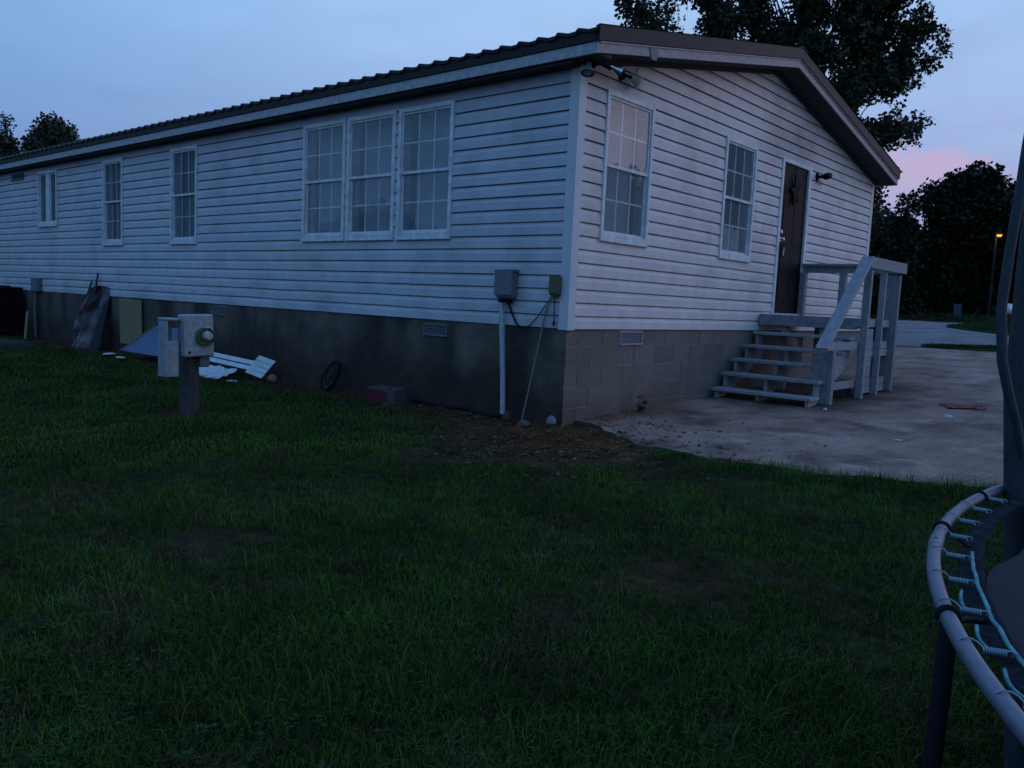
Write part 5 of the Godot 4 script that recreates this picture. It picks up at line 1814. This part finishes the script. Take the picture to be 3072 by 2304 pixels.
	put("raceway", g, M.steel, mp)
	g = Geo.new()
	g.box(Transform3D(Basis(), Vector3(0.10, 0.525, 0.05)), Vector3(0.10, 0.12, 0.10), 0.01)
	put("junction_box", g, M.greybox, mp)

	# scraps on the slab
	var rc := Geo.new()
	var rows := []
	for j in 8:
		var r := PackedVector3Array()
		for i in 18:
			var u := i / 17.0
			var s := j / 7.0
			var x := 4.2 + 0.30 * s + 0.22 * u + 0.08 * nb.get_noise_2d(u * 3.0, s * 2.0)
			var z := 2.36 + 0.34 * u - 0.12 * s + 0.09 * nb.get_noise_2d(u * 2.0 + 8.0, s * 2.0)
			r.append(Vector3(x, gh(x, z) + 0.034 + 0.035 * absf(nb.get_noise_2d(u * 5.0, s * 5.0)), z))
		rows.append(r)
	rc.grid(rows, [], Vector3.UP)
	tag(put("red_cloth", rc, M.red_cloth, self), "small crumpled red cloth lying on the concrete", "cloth")
	var ws := put("paper_scrap", lump(Vector3(0.17, 0.03, 0.12), 14), M.steel, self)
	ws.position = Vector3(3.62, gh(3.62, 2.5) + 0.03, 2.5)
	tag(ws, "pale paper scrap on the concrete near the red cloth", "scrap")
	var w2 := put("white_twig", lump(Vector3(0.03, 0.012, 0.16), 3), M.scrap, self)
	w2.position = Vector3(1.65, gh(1.65, 2.56) + 0.03, 2.56)
	w2.rotation.y = 0.6
	tag(w2, "thin white sliver lying alone on the concrete", "scrap")
	var w3 := put("white_pebble", lump(Vector3(0.05, 0.02, 0.05), 4), M.scrap, self)
	w3.position = Vector3(2.95, gh(2.95, 1.42) + 0.03, 1.42)
	tag(w3, "tiny white scrap at the foot of the bottom step", "scrap")
	# weed at the gable foot
	var wd := thing("weed", "small dry weed growing at the foot of the block wall", "weed", Vector3(1.18, gh(1.18, 0.1), 0.10))
	g = Geo.new()
	g.col = Color(0.05, 0.03, 0.025)
	for s in [[0.0, 0.22, 0.02], [0.05, 0.16, 0.03], [-0.05, 0.13, 0.04], [0.02, 0.1, 0.07]]:
		g.tube([Vector3(0, 0, 0), Vector3(s[0] * 0.5, s[1] * 0.5, s[2] * 0.4), Vector3(s[0], s[1], s[2])], [0.006, 0.004, 0.002], 5)
	put("stem", g, M.blade, wd)
	var spots := []
	for i in 9:
		spots.append([Vector3(rnd(-0.06, 0.06), rnd(0.05, 0.22), rnd(-0.02, 0.08)), rnd(0.12, 0.2)])
	crown(wd, spots, leaf_clump(31, 5, 0.2, 0.22), Color(0.07, 0.035, 0.025), "foliage")

# ------------------------------------------------------------------ beyond the gravel
func make_far_things():
	# street lamp among the trees, lit
	var lp := Vector3(43.3, 0, -4.9)
	lp.y = gh(lp.x, lp.z)
	var lm := thing("street_lamp", "small lit yellow lamp on a dark pole among the right-hand trees", "street lamp", lp)
	var g := Geo.new()
	g.tube([Vector3(0.35, -0.2, -0.2), Vector3(0.35, 4.5, -0.2), Vector3(0.2, 4.65, -0.12), Vector3(0, 4.63, 0)], [0.07, 0.05, 0.03, 0.03], 8)
	put("pole", g, M.dark, lm)
	g = Geo.new()
	g.lathe(Transform3D(Basis(), Vector3(0, 4.32, 0)), [Vector2(0.15, 0.0), Vector2(0.13, 0.08), Vector2(0.06, 0.16), Vector2(0.05, 0.3), Vector2(0.0, 0.31)], 14)
	put("lamp_shade", g, M.dark, lm)
	g = Geo.new()
	g.lathe(Transform3D(Basis(), Vector3(0, 4.20, 0)), [Vector2(0.0, 0.0), Vector2(0.09, 0.025), Vector2(0.13, 0.09), Vector2(0.11, 0.15), Vector2(0.0, 0.17)], 14)
	var bm := StandardMaterial3D.new()
	bm.albedo_color = Color(0.9, 0.75, 0.4)
	bm.emission_enabled = true
	bm.emission = Color(1.0, 0.66, 0.22)
	bm.emission_energy_multiplier = 1.5
	put("bulb", g, bm, lm)
	var ol := OmniLight3D.new()
	ol.name = "lamp_light"
	ol.light_color = Color(1.0, 0.75, 0.3)
	ol.light_energy = 0.35
	ol.light_size = 0.1
	ol.omni_range = 60.0
	ol.omni_attenuation = 2.0
	ol.shadow_enabled = true
	ol.position = Vector3(0, 4.28, 0)
	lm.add_child(ol)

	# parked car glimpsed between the porch posts
	var cp := Vector3(40.2, 0, -10.4)
	cp.y = gh(cp.x, cp.z)
	var car := thing("parked_car", "dark car with a pale roof parked beyond the gravel, glimpsed between porch posts", "car", cp, 0.5)
	g = Geo.new()
	g.prism([Vector3(-2.1, 0.28, -0.82), Vector3(2.1, 0.28, -0.82), Vector3(2.15, 0.62, -0.82), Vector3(1.3, 0.80, -0.82), Vector3(-1.6, 0.82, -0.82), Vector3(-2.1, 0.72, -0.82)], Vector3(0, 0, 1.64))
	put("body", g, mat(Color(0.05, 0.02, 0.025), 0.3), car)
	g = Geo.new()
	g.prism([Vector3(-1.5, 0.82, -0.72), Vector3(1.0, 0.80, -0.72), Vector3(0.4, 1.28, -0.62), Vector3(-0.9, 1.30, -0.62)], Vector3(0, 0, 1.3))
	put("cabin", g, M.black, car)
	g = Geo.new()
	g.b2(Vector3(-0.95, 1.29, -0.64), Vector3(0.45, 1.36, 0.70), 0.02)
	put("roof", g, M.scrap, car)
	for x in [-1.3, 1.3]:
		for z in [-0.72, 0.72]:
			var w := Geo.new()
			w.lathe(Transform3D(Basis(Vector3(1, 0, 0), PI / 2), Vector3(x, 0.3, z - 0.1)), [Vector2(0.0, 0.0), Vector2(0.3, 0.0), Vector2(0.32, 0.05), Vector2(0.32, 0.15), Vector2(0.3, 0.2), Vector2(0.0, 0.2)], 16)
			put("wheel", w, M.black, car)
	# wheeled bin
	var bn := thing("wheeled_bin", "small blue-grey upright bin at the foot of the dark trees", "bin", Vector3(40.5, gh(40.5, -5.9) + 0.02, -5.9), 0.3)
	bn.scale = Vector3(0.68, 0.72, 0.68)
	g = Geo.new()
	g.prism([Vector3(-0.2, 0.06, -0.22), Vector3(0.2, 0.06, -0.22), Vector3(0.26, 0.86, -0.26), Vector3(-0.26, 0.86, -0.26)], Vector3(0, 0, 0.5))
	put("body", g, mat(Color(0.05, 0.075, 0.11), 0.7), bn)
	g = Geo.new()
	g.b2(Vector3(-0.3, 0.861, -0.31), Vector3(0.3, 0.92, 0.3), 0.02)
	put("lid", g, mat(Color(0.07, 0.09, 0.12), 0.7), bn)
	for z in [-0.2, 0.2]:
		var w := Geo.new()
		w.lathe(Transform3D(Basis(Vector3(1, 0, 0), PI / 2), Vector3(0.2, 0.1, z)), [Vector2(0.0, 0.0), Vector2(0.1, 0.0), Vector2(0.1, 0.05), Vector2(0.0, 0.05)], 12)
		put("wheel", w, M.black, bn)
	# shed
	var sd := thing("shed", "low pale shed wall showing below the dark trees left of the trampoline pole", "shed", Vector3(53.0, gh(53.0, -7.2), -7.2), -1.35)
	g = Geo.new()
	g.prism([Vector3(-1.1, -0.4, 0), Vector3(1.1, -0.4, 0), Vector3(1.1, 0.9, 0), Vector3(0, 1.25, 0), Vector3(-1.1, 0.9, 0)], Vector3(0, 0, -2.2))
	put("wall", g, mat(Color(0.36, 0.32, 0.28), 0.8, 0, M.greybox.albedo_texture, Vector3(0.5, 0.5, 0.5)), sd)
	g = Geo.new()
	for s in [-1.0, 1.0]:
		g.prism([Vector3(0, 1.26, 0.12), Vector3(s * 1.3, 0.85, 0.12), Vector3(s * 1.3, 0.91, 0.12), Vector3(0, 1.32, 0.12)], Vector3(0, 0, -2.45))
	put("roof", g, M.roof, sd)
	g = Geo.new()
	g.b2(Vector3(-0.95, -0.3, 0.002), Vector3(-0.35, 0.8, 0.03), 0.01)
	put("door", g, M.greybox, sd)
	# tank
	var tk := thing("gas_tank", "white rounded gas tank seen beside the dark trampoline pole", "tank", Vector3(44.6, gh(44.6, -4.2) - 0.1, -4.2), 1.3)
	g = Geo.new()
	var prof := []
	for i in 9:
		var a := PI * 0.5 * i / 8.0
		prof.append(Vector2(sin(a) * 0.32, 0.75 + cos(a) * 0.25))
	for i in 9:
		var a := PI * 0.5 * (1.0 - i / 8.0)
		prof.append(Vector2(sin(a) * 0.32, -0.75 - cos(a) * 0.25))
	g.lathe(Transform3D(Basis(Vector3(1, 0, 0), PI / 2), Vector3(0, 0.52, 0)), prof, 18)
	put("body", g, mat(Color(0.6, 0.6, 0.6), 0.4), tk)
	for z in [-0.6, 0.6]:
		g = Geo.new()
		g.b2(Vector3(-0.22, -0.1, z - 0.05), Vector3(0.22, 0.28, z + 0.05), 0.01)
		put("leg", g, M.dark, tk)

# ------------------------------------------------------------------ trampoline
func make_trampoline():
	var R := 2.405
	var H := 0.73
	var c := Vector3(-4.01, 0, 6.70)
	var o := thing("trampoline", "round trampoline with grey tube rim, bare springs and black jumping mat", "trampoline", c)
	var at := func(a: float, r: float, y: float) -> Vector3:
		return Vector3(cos(deg_to_rad(a)) * r, y, sin(deg_to_rad(a)) * r)
	# rim in eight tubes, each slipped into a swaged end
	for s in 8:
		var a0 := -99.6 + 45.0 * s
		var p := []
		for i in 31:
			p.append(at.call(a0 + 45.0 * i / 30.0, R, H))
		var g := Geo.new()
		g.tube(p, [0.0122], 14)
		put("rim_tube", g, M.galv, o)
		var q := []
		for i in 5:
			q.append(at.call(a0 - 2.0 + 2.2 * i / 4.0, R, H))
		var g2 := Geo.new()
		g2.tube(q, [0.0128, 0.0135, 0.0136, 0.0136, 0.0134], 14)
		g2.tube([at.call(a0 - 1.2, R, H + 0.012), at.call(a0 - 1.2, R, H + 0.0152)], [0.0035], 8)
		put("sleeve", g2, M.galv, o)
	# springs: one shape, 92 copies
	var sg := Geo.new()
	var hx := []
	var turns := 9
	for i in turns * 8 + 1:
		var an := TAU * i / 8.0
		hx.append(Vector3(0.022 + 0.030 * i / (turns * 8.0), cos(an) * 0.0048, sin(an) * 0.0048))
	sg.tube(hx, [0.0017], 4)
	# hooks: over the rim, and into the mat
	sg.tube([Vector3(0.022, 0.004, 0), Vector3(0.016, 0.010, 0), Vector3(0.008, 0.0142, 0), Vector3(-0.002, 0.0146, 0), Vector3(-0.008, 0.0108, 0)], [0.0014], 5)
	sg.tube([Vector3(0.052, 0.003, 0), Vector3(0.057, 0.005, 0), Vector3(0.061, 0.001, 0), Vector3(0.058, -0.003, 0)], [0.0014], 5)
	var sm := sg.mesh()
	for i in 92:
		var a := -94.7 + 3.913 * i
		var so := put_mesh("spring", sm, M.spring, o)
		so.position = at.call(a, R, H + rnd(-0.001, 0.001))
		so.rotation.y = deg_to_rad(180.0 - a + rnd(-2.0, 2.0))
		so.rotation.z = 0.0
	# mat, its seam band and piping
	var rows := []
	for j in 14:
		var r := PackedVector3Array()
		for i in 181:
			var a := -180.0 + 2.0 * i
			var e := exp(-pow((a + 93.0) / 7.5, 2.0))
			var rm := 2.325 - 0.06 * e
			var rr := rm * pow(maxf(j, 0.02) / 13.0, 0.7)
			var y := H - 0.02 - 0.10 * (1.0 - pow(rr / 2.325, 2.0)) - 0.03 * e * (j / 13.0) + 0.006 * nb.get_noise_2d(cos(deg_to_rad(a)) * rr * 2.0, sin(deg_to_rad(a)) * rr * 2.0)
			r.append(at.call(a, rr, y))
		rows.append(r)
	var mg := Geo.new()
	mg.grid(rows, [], Vector3.UP)
	var mo := put("jumping_mat", mg, M.mat_fabric, o)
	var band := []
	for j in 3:
		var r := PackedVector3Array()
		for i in 361:
			var a := -180.0 + i
			var w := 0.004 * nf.get_noise_1d(a * 0.9)
			r.append(at.call(a, 2.322 + 0.019 * j + w, H - 0.012 + (0.004 if j == 1 else 0.0) + 0.003 * nf.get_noise_2d(a * 0.5, j)))
		band.append(r)
	var wg := Geo.new()
	wg.grid(band, [], Vector3.UP)
	put("webbing", wg, M.webbing, mo)
	var pp := []
	var i := 0
	while i <= 340:
		var a := -101.2 - 0.75 * i
		pp.append(at.call(a, 2.340 + 0.004 * nb.get_noise_1d(a * 0.3) + 0.002 * nf.get_noise_1d(a), H - 0.001 + 0.0025 * nf.get_noise_1d(a * 0.7 + 40.0)))
		i += 1
	var pg := Geo.new()
	pg.tube(pp, [0.0033], 7)
	put("piping", pg, M.piping, mo)
	for s in [[-107.2, -109.9], [-111.3, -113.8], [-115.2, -117.4]]:
		var q := []
		for k in 9:
			var a := lerpf(s[0], s[1], k / 8.0)
			q.append(at.call(a, 2.3655 + 0.005 * sin(k / 8.0 * PI), H - 0.008 - 0.003 * sin(k / 8.0 * PI)))
		var g := Geo.new()
		g.tube(q, [0.003], 6)
		put("piping", g, M.piping, mo)
	# black ties round the rim
	for s in [[-97.4, -99.5], [-111.4, -110.6], [-87.0, -86.2]]:
		var q := []
		for k in 9:
			var an := lerpf(-1.9, 1.75, k / 8.0)
			var cen: Vector3 = at.call(s[0], R, H)
			var ou: Vector3 = at.call(s[0], 1.0, 0.0)
			q.append(cen + (ou * -sin(an) + Vector3.UP * cos(an)) * 0.0155)
		q.append(at.call(lerpf(s[0], s[1], 0.5), R - 0.03, H - 0.004))
		q.append(at.call(s[1], R - 0.062, H - 0.008))
		var g := Geo.new()
		g.tube(q, [0.0032 if s[0] > -105.0 else 0.0048], 6)
		put("tie_cord", g, M.cable, o)
	# legs in pairs on ground bars
	for k in 4:
		var a0 := -111.7 + 90.0 * k
		var a1 := a0 + 39.0
		for a in [a0, a1]:
			var p0: Vector3 = at.call(a, R, H - 0.008)
			var gy := gh(c.x + p0.x, c.z + p0.z)
			var g := Geo.new()
			g.tube([p0, at.call(a, R + 0.004, H - 0.25), at.call(a, R + 0.006, gy + 0.10), at.call(lerpf(a, (a0 + a1) * 0.5, 0.08), R, gy + 0.035)], [0.0135], 10)
			put("leg", g, M.galv if k > 0 else mat(Color(0.012, 0.012, 0.018), 0.6, 0, null, Vector3.ONE, null, 1.0, 0.3), o)
		var b0: Vector3 = at.call(a0, R, 0)
		var b1: Vector3 = at.call(a1, R, 0)
		b0.y = gh(c.x + b0.x, c.z + b0.z) + 0.03
		b1.y = gh(c.x + b1.x, c.z + b1.z) + 0.03
		var bg := Geo.new()
		bg.tube([b0.lerp(b1, 0.05), b0.lerp(b1, 0.35), b0.lerp(b1, 0.65), b0.lerp(b1, 0.95)], [0.0135], 10)
		put("ground_bar", bg, M.galv, o)
	# padded pole of the safety net and the gathered net edge tied to it
	var fp := []
	for p in [[-3.745, -0.10, 4.44], [-3.735, 0.20, 4.41], [-3.72, 0.45, 4.385], [-3.71, 0.71, 4.36], [-3.695, 1.0, 4.33], [-3.67, 1.18, 4.325], [-3.65, 1.37, 4.32], [-3.625, 1.59, 4.32], [-3.54, 2.1, 4.32], [-3.44, 2.55, 4.33]]:
		fp.append(Vector3(p[0], p[1], p[2]) - c)
	var g := Geo.new()
	g.tube(fp, [0.034, 0.036, 0.037, 0.038, 0.038, 0.037, 0.036, 0.035, 0.034], 16)
	put("padded_pole", g, M.foam, o)
	var sp := []
	for p in [[-3.70, 2.1, 4.31], [-3.74, 1.8, 4.305], [-3.77, 1.63, 4.30], [-3.79, 1.49, 4.298], [-3.81, 1.35, 4.293], [-3.83, 1.21, 4.292], [-3.842, 1.08, 4.308], [-3.83, 0.99, 4.33], [-3.81, 0.92, 4.35], [-3.78, 0.83, 4.365]]:
		sp.append(Vector3(p[0], p[1], p[2]) - c)
	g = Geo.new()
	g.tube(sp, [0.010, 0.011, 0.012, 0.0125, 0.0125, 0.0125, 0.0125, 0.012, 0.011, 0.010], 10)
	put("net_edge", g, M.foam, o)

# ------------------------------------------------------------------ grass
func tuft(seed_: int, blades: int, spread: float, hmin: float, hmax: float, wid: float) -> ArrayMesh:
	var r := RandomNumberGenerator.new()
	r.seed = seed_
	var g := Geo.new()
	for i in blades:
		var p := Vector3(r.randf_range(-spread, spread), -0.004, r.randf_range(-spread, spread))
		var h := r.randf_range(hmin, hmax)
		var a := r.randf_range(0, TAU)
		var d := Vector3(cos(a), 0, sin(a))
		var s := Vector3(-d.z, 0, d.x) * wid * r.randf_range(0.7, 1.2)
		var lean := r.randf_range(0.1, 0.9) * h
		var k := r.randf_range(0.7, 1.3)
		g.col = Color(k * r.randf_range(0.85, 1.25), k, k * r.randf_range(0.8, 1.2))
		var m := p + d * lean * 0.35 + Vector3.UP * h * 0.62
		var t := p + d * lean + Vector3.UP * h * r.randf_range(0.75, 1.0)
		var nn := (d * -h + Vector3.UP * lean).normalized()
		g.quad(p - s, p + s, m + s * 0.75, m - s * 0.75, nn)
		g.tri(m - s * 0.75, m + s * 0.75, t, nn)
	return g.mesh()

func scatter(called: String, mesh: ArrayMesh, xf: Array, cols: Array):
	var mm := MultiMesh.new()
	mm.transform_format = MultiMesh.TRANSFORM_3D
	mm.use_colors = true
	mm.mesh = mesh
	mm.instance_count = xf.size()
	for i in xf.size():
		mm.set_instance_transform(i, xf[i])
		mm.set_instance_color(i, cols[i])
	var o := MultiMeshInstance3D.new()
	o.multimesh = mm
	o.material_override = M.blade
	o.name = numbered(called)
	o.set_meta("kind", "stuff")
	add_child(o, true)

func make_grass():
	var eye := Vector2(-6.2414, 4.7396)
	var fw := Vector2(0.757, -0.654)
	var kinds := [tuft(1, 14, 0.04, 0.012, 0.042, 0.0018), tuft(2, 12, 0.05, 0.015, 0.055, 0.0020), tuft(3, 9, 0.06, 0.04, 0.11, 0.0024), tuft(4, 16, 0.10, 0.02, 0.055, 0.0042)]
	var xf := [[], [], [], []]
	var cl := [[], [], [], []]
	# lawn, thicker and finer near the eye
	for ring in [[0.8, 2.4, 2300.0], [2.4, 4.0, 1500.0], [4.0, 6.5, 800.0], [6.5, 10.0, 320.0], [10.0, 20.0, 120.0]]:
		var r0: float = ring[0]
		var r1: float = ring[1]
		var half := deg_to_rad(42.0 if r0 > 2.0 else 60.0)
		var area := half * (r1 * r1 - r0 * r0)
		for i in int(area * ring[2]):
			var r := sqrt(lerpf(r0 * r0, r1 * r1, rng.randf()))
			var a := rnd(-half, half)
			var d := fw.rotated(a)
			var p := eye + d * r
			if p.y < 0.05 and p.x > -0.12:
				continue
			if p.x > 0.05 and p.y < 0.3:
				continue
			var ed := slab_edge(p.y) if p.y > 0.0 else 99.0
			var over := p.x - ed
			if over > rnd(-0.06, 0.10):
				continue
			var b := bare(p.x, p.y)
			var thatch := false
			if rng.randf() < b * 1.02:
				if rng.randf() > 0.4:
					continue
				thatch = true
			var verge := over > -0.4 and p.y > 1.3
			var k := 0 if rng.randf() < 0.55 else 1
			if r0 > 6.0:
				k = 3
			elif rng.randf() < (0.5 if verge else 0.03):
				k = 2
			var s := rnd(0.75, 1.25) * (1.0 - 0.35 * b) * (0.7 if thatch else 1.0)
			if r0 > 6.0:
				s *= 1.0 + 0.03 * (r - 6.0)
			var bs := Basis(Vector3.UP, rnd(0, TAU)).scaled(Vector3(s, s * rnd(0.8, 1.2), s))
			xf[k].append(Transform3D(bs, Vector3(p.x, gh(p.x, p.y), p.y)))
			var n := 0.75 + 0.55 * (na.get_noise_2d(p.x * 18.0, p.y * 18.0 + 40.0) + 0.4)
			var dry := smoothstep(0.1, 0.5, na.get_noise_2d(p.x * 30.0 + 200.0, p.y * 30.0)) * 0.6
			if rng.randf() < 0.12:
				dry = 0.9
			var c := Color(0.047, 0.092, 0.013).lerp(Color(0.085, 0.062, 0.034), dry)
			if verge:
				c = Color(0.045, 0.10, 0.018)
			if thatch:
				c = Color(0.085, 0.062, 0.038) if rng.randf() < 0.75 else Color(0.05, 0.06, 0.02)
			var v := n * rnd(0.75, 1.25)
			cl[k].append(Color(c.r * v, c.g * v, c.b * v))
	for k in 4:
		scatter("grass", kinds[k], xf[k], cl[k])
	# clover patches near the eye
	var cm := clover()
	var cx := []
	var cc := []
	for s in [[-5.3, 2.45, 0.38], [-4.95, 2.85, 0.3], [-5.1, 1.7, 0.4]]:
		for i in int(170 * s[2]):
			var a := rnd(0, TAU)
			var r: float = s[2] * sqrt(rng.randf())
			var p := Vector2(s[0] + cos(a) * r, s[1] + sin(a) * r)
			cx.append(Transform3D(Basis(Vector3.UP, rnd(0, TAU)).scaled(Vector3.ONE * rnd(0.45, 0.9)), Vector3(p.x, gh(p.x, p.y) - 0.005, p.y)))
			var v := rnd(0.5, 1.2)
			cc.append(Color(0.028 * v, 0.055 * v, 0.018 * v))
	scatter("ground_cover", cm, cx, cc)
	# dead leaves and bits blown against the foot of the house
	var lg := Geo.new()
	lg.tri(Vector3(-0.02, 0, 0), Vector3(0.0, 0.006, 0.014), Vector3(0.024, 0.002, 0.0), Vector3.UP)
	lg.tri(Vector3(-0.02, 0, 0), Vector3(0.0, 0.008, -0.013), Vector3(0.024, 0.002, 0.0), Vector3.UP)
	var lx := []
	var lc := []
	for i in 1500:
		var p := Vector2(0, 0)
		if i % 3 == 0:
			p = Vector2(-absf(rng.randfn(0.0, 0.45)) - 0.03, rnd(-6.5, 0.2))
		else:
			p = Vector2(rng.randfn(-0.7, 0.75), rng.randfn(0.5, 0.75))
		if (p.x > -0.02 and p.y < 0.02) or p.x > 1.6:
			continue
		var up := 0.032 if p.y > 0.0 and p.x > slab_edge(p.y) else 0.004
		lx.append(Transform3D(Basis(Vector3(rnd(-0.3, 0.3), 1, rnd(-0.3, 0.3)).normalized(), rnd(0, TAU)).scaled(Vector3.ONE * rnd(0.5, 1.3)), Vector3(p.x, gh(p.x, p.y) + up, p.y)))
		var v := rnd(0.5, 1.6)
		lc.append(Color(0.11 * v, 0.062 * v, 0.036 * v) if rng.randf() < 0.97 else Color(0.2, 0.17, 0.14))
	scatter("fallen_leaves", lg.mesh(), lx, lc)
	# coarse grass on the island and the strip by the gravel
	var gm := tuft(8, 14, 0.16, 0.06, 0.16, 0.012)
	var gx := []
	var gc := []
	for i in 5200:
		var p := Vector2(rnd(19.5, 34.5), rnd(-3.5, 6.0))
		var z0 := -3.2 + (27.4 - p.x) * 0.66 if p.x < 27.4 else -3.3
		if p.y < z0 + 0.15:
			continue
		gx.append(Transform3D(Basis(Vector3.UP, rnd(0, TAU)).scaled(Vector3.ONE * rnd(0.7, 1.2)), Vector3(p.x, gh(p.x, p.y) + 0.05, p.y)))
		var v := rnd(0.7, 1.3)
		gc.append(Color(0.028 * v, 0.062 * v, 0.016 * v))
	for i in 1500:
		var t := rng.randf()
		var p := Vector2(lerpf(14.9, 18.6, t), lerpf(-0.6, 4.4, t)) + Vector2(rnd(-0.6, 0.6), rnd(-0.35, 0.35)) * (0.3 + t)
		gx.append(Transform3D(Basis(Vector3.UP, rnd(0, TAU)).scaled(Vector3.ONE * rnd(0.5, 0.8)), Vector3(p.x, gh(p.x, p.y) + 0.05, p.y)))
		var v := rnd(0.7, 1.3)
		gc.append(Color(0.028 * v, 0.055 * v, 0.016 * v))
	for i in 4000:
		var p := Vector2(rnd(33.5, 52.0), rnd(-16.0, 3.0))
		gx.append(Transform3D(Basis(Vector3.UP, rnd(0, TAU)).scaled(Vector3.ONE * rnd(0.9, 1.7)), Vector3(p.x, gh(p.x, p.y), p.y)))
		var v := rnd(0.6, 1.2)
		gc.append(Color(0.03 * v, 0.045 * v, 0.018 * v))
	scatter("grass", gm, gx, gc)

func clover() -> ArrayMesh:
	var g := Geo.new()
	var r := RandomNumberGenerator.new()
	r.seed = 77
	for i in 4:
		var p := Vector3(r.randf_range(-0.03, 0.03), r.randf_range(0.025, 0.05), r.randf_range(-0.03, 0.03))
		for k in 3:
			var a := TAU * k / 3.0 + i
			var d := Vector3(cos(a), r.randf_range(0.0, 0.35), sin(a)) * 0.013
			var s := Vector3(-sin(a), 0, cos(a)) * 0.008
			g.quad(p, p + d * 0.6 + s, p + d, p + d * 0.6 - s, Vector3.UP)
	return g.mesh()
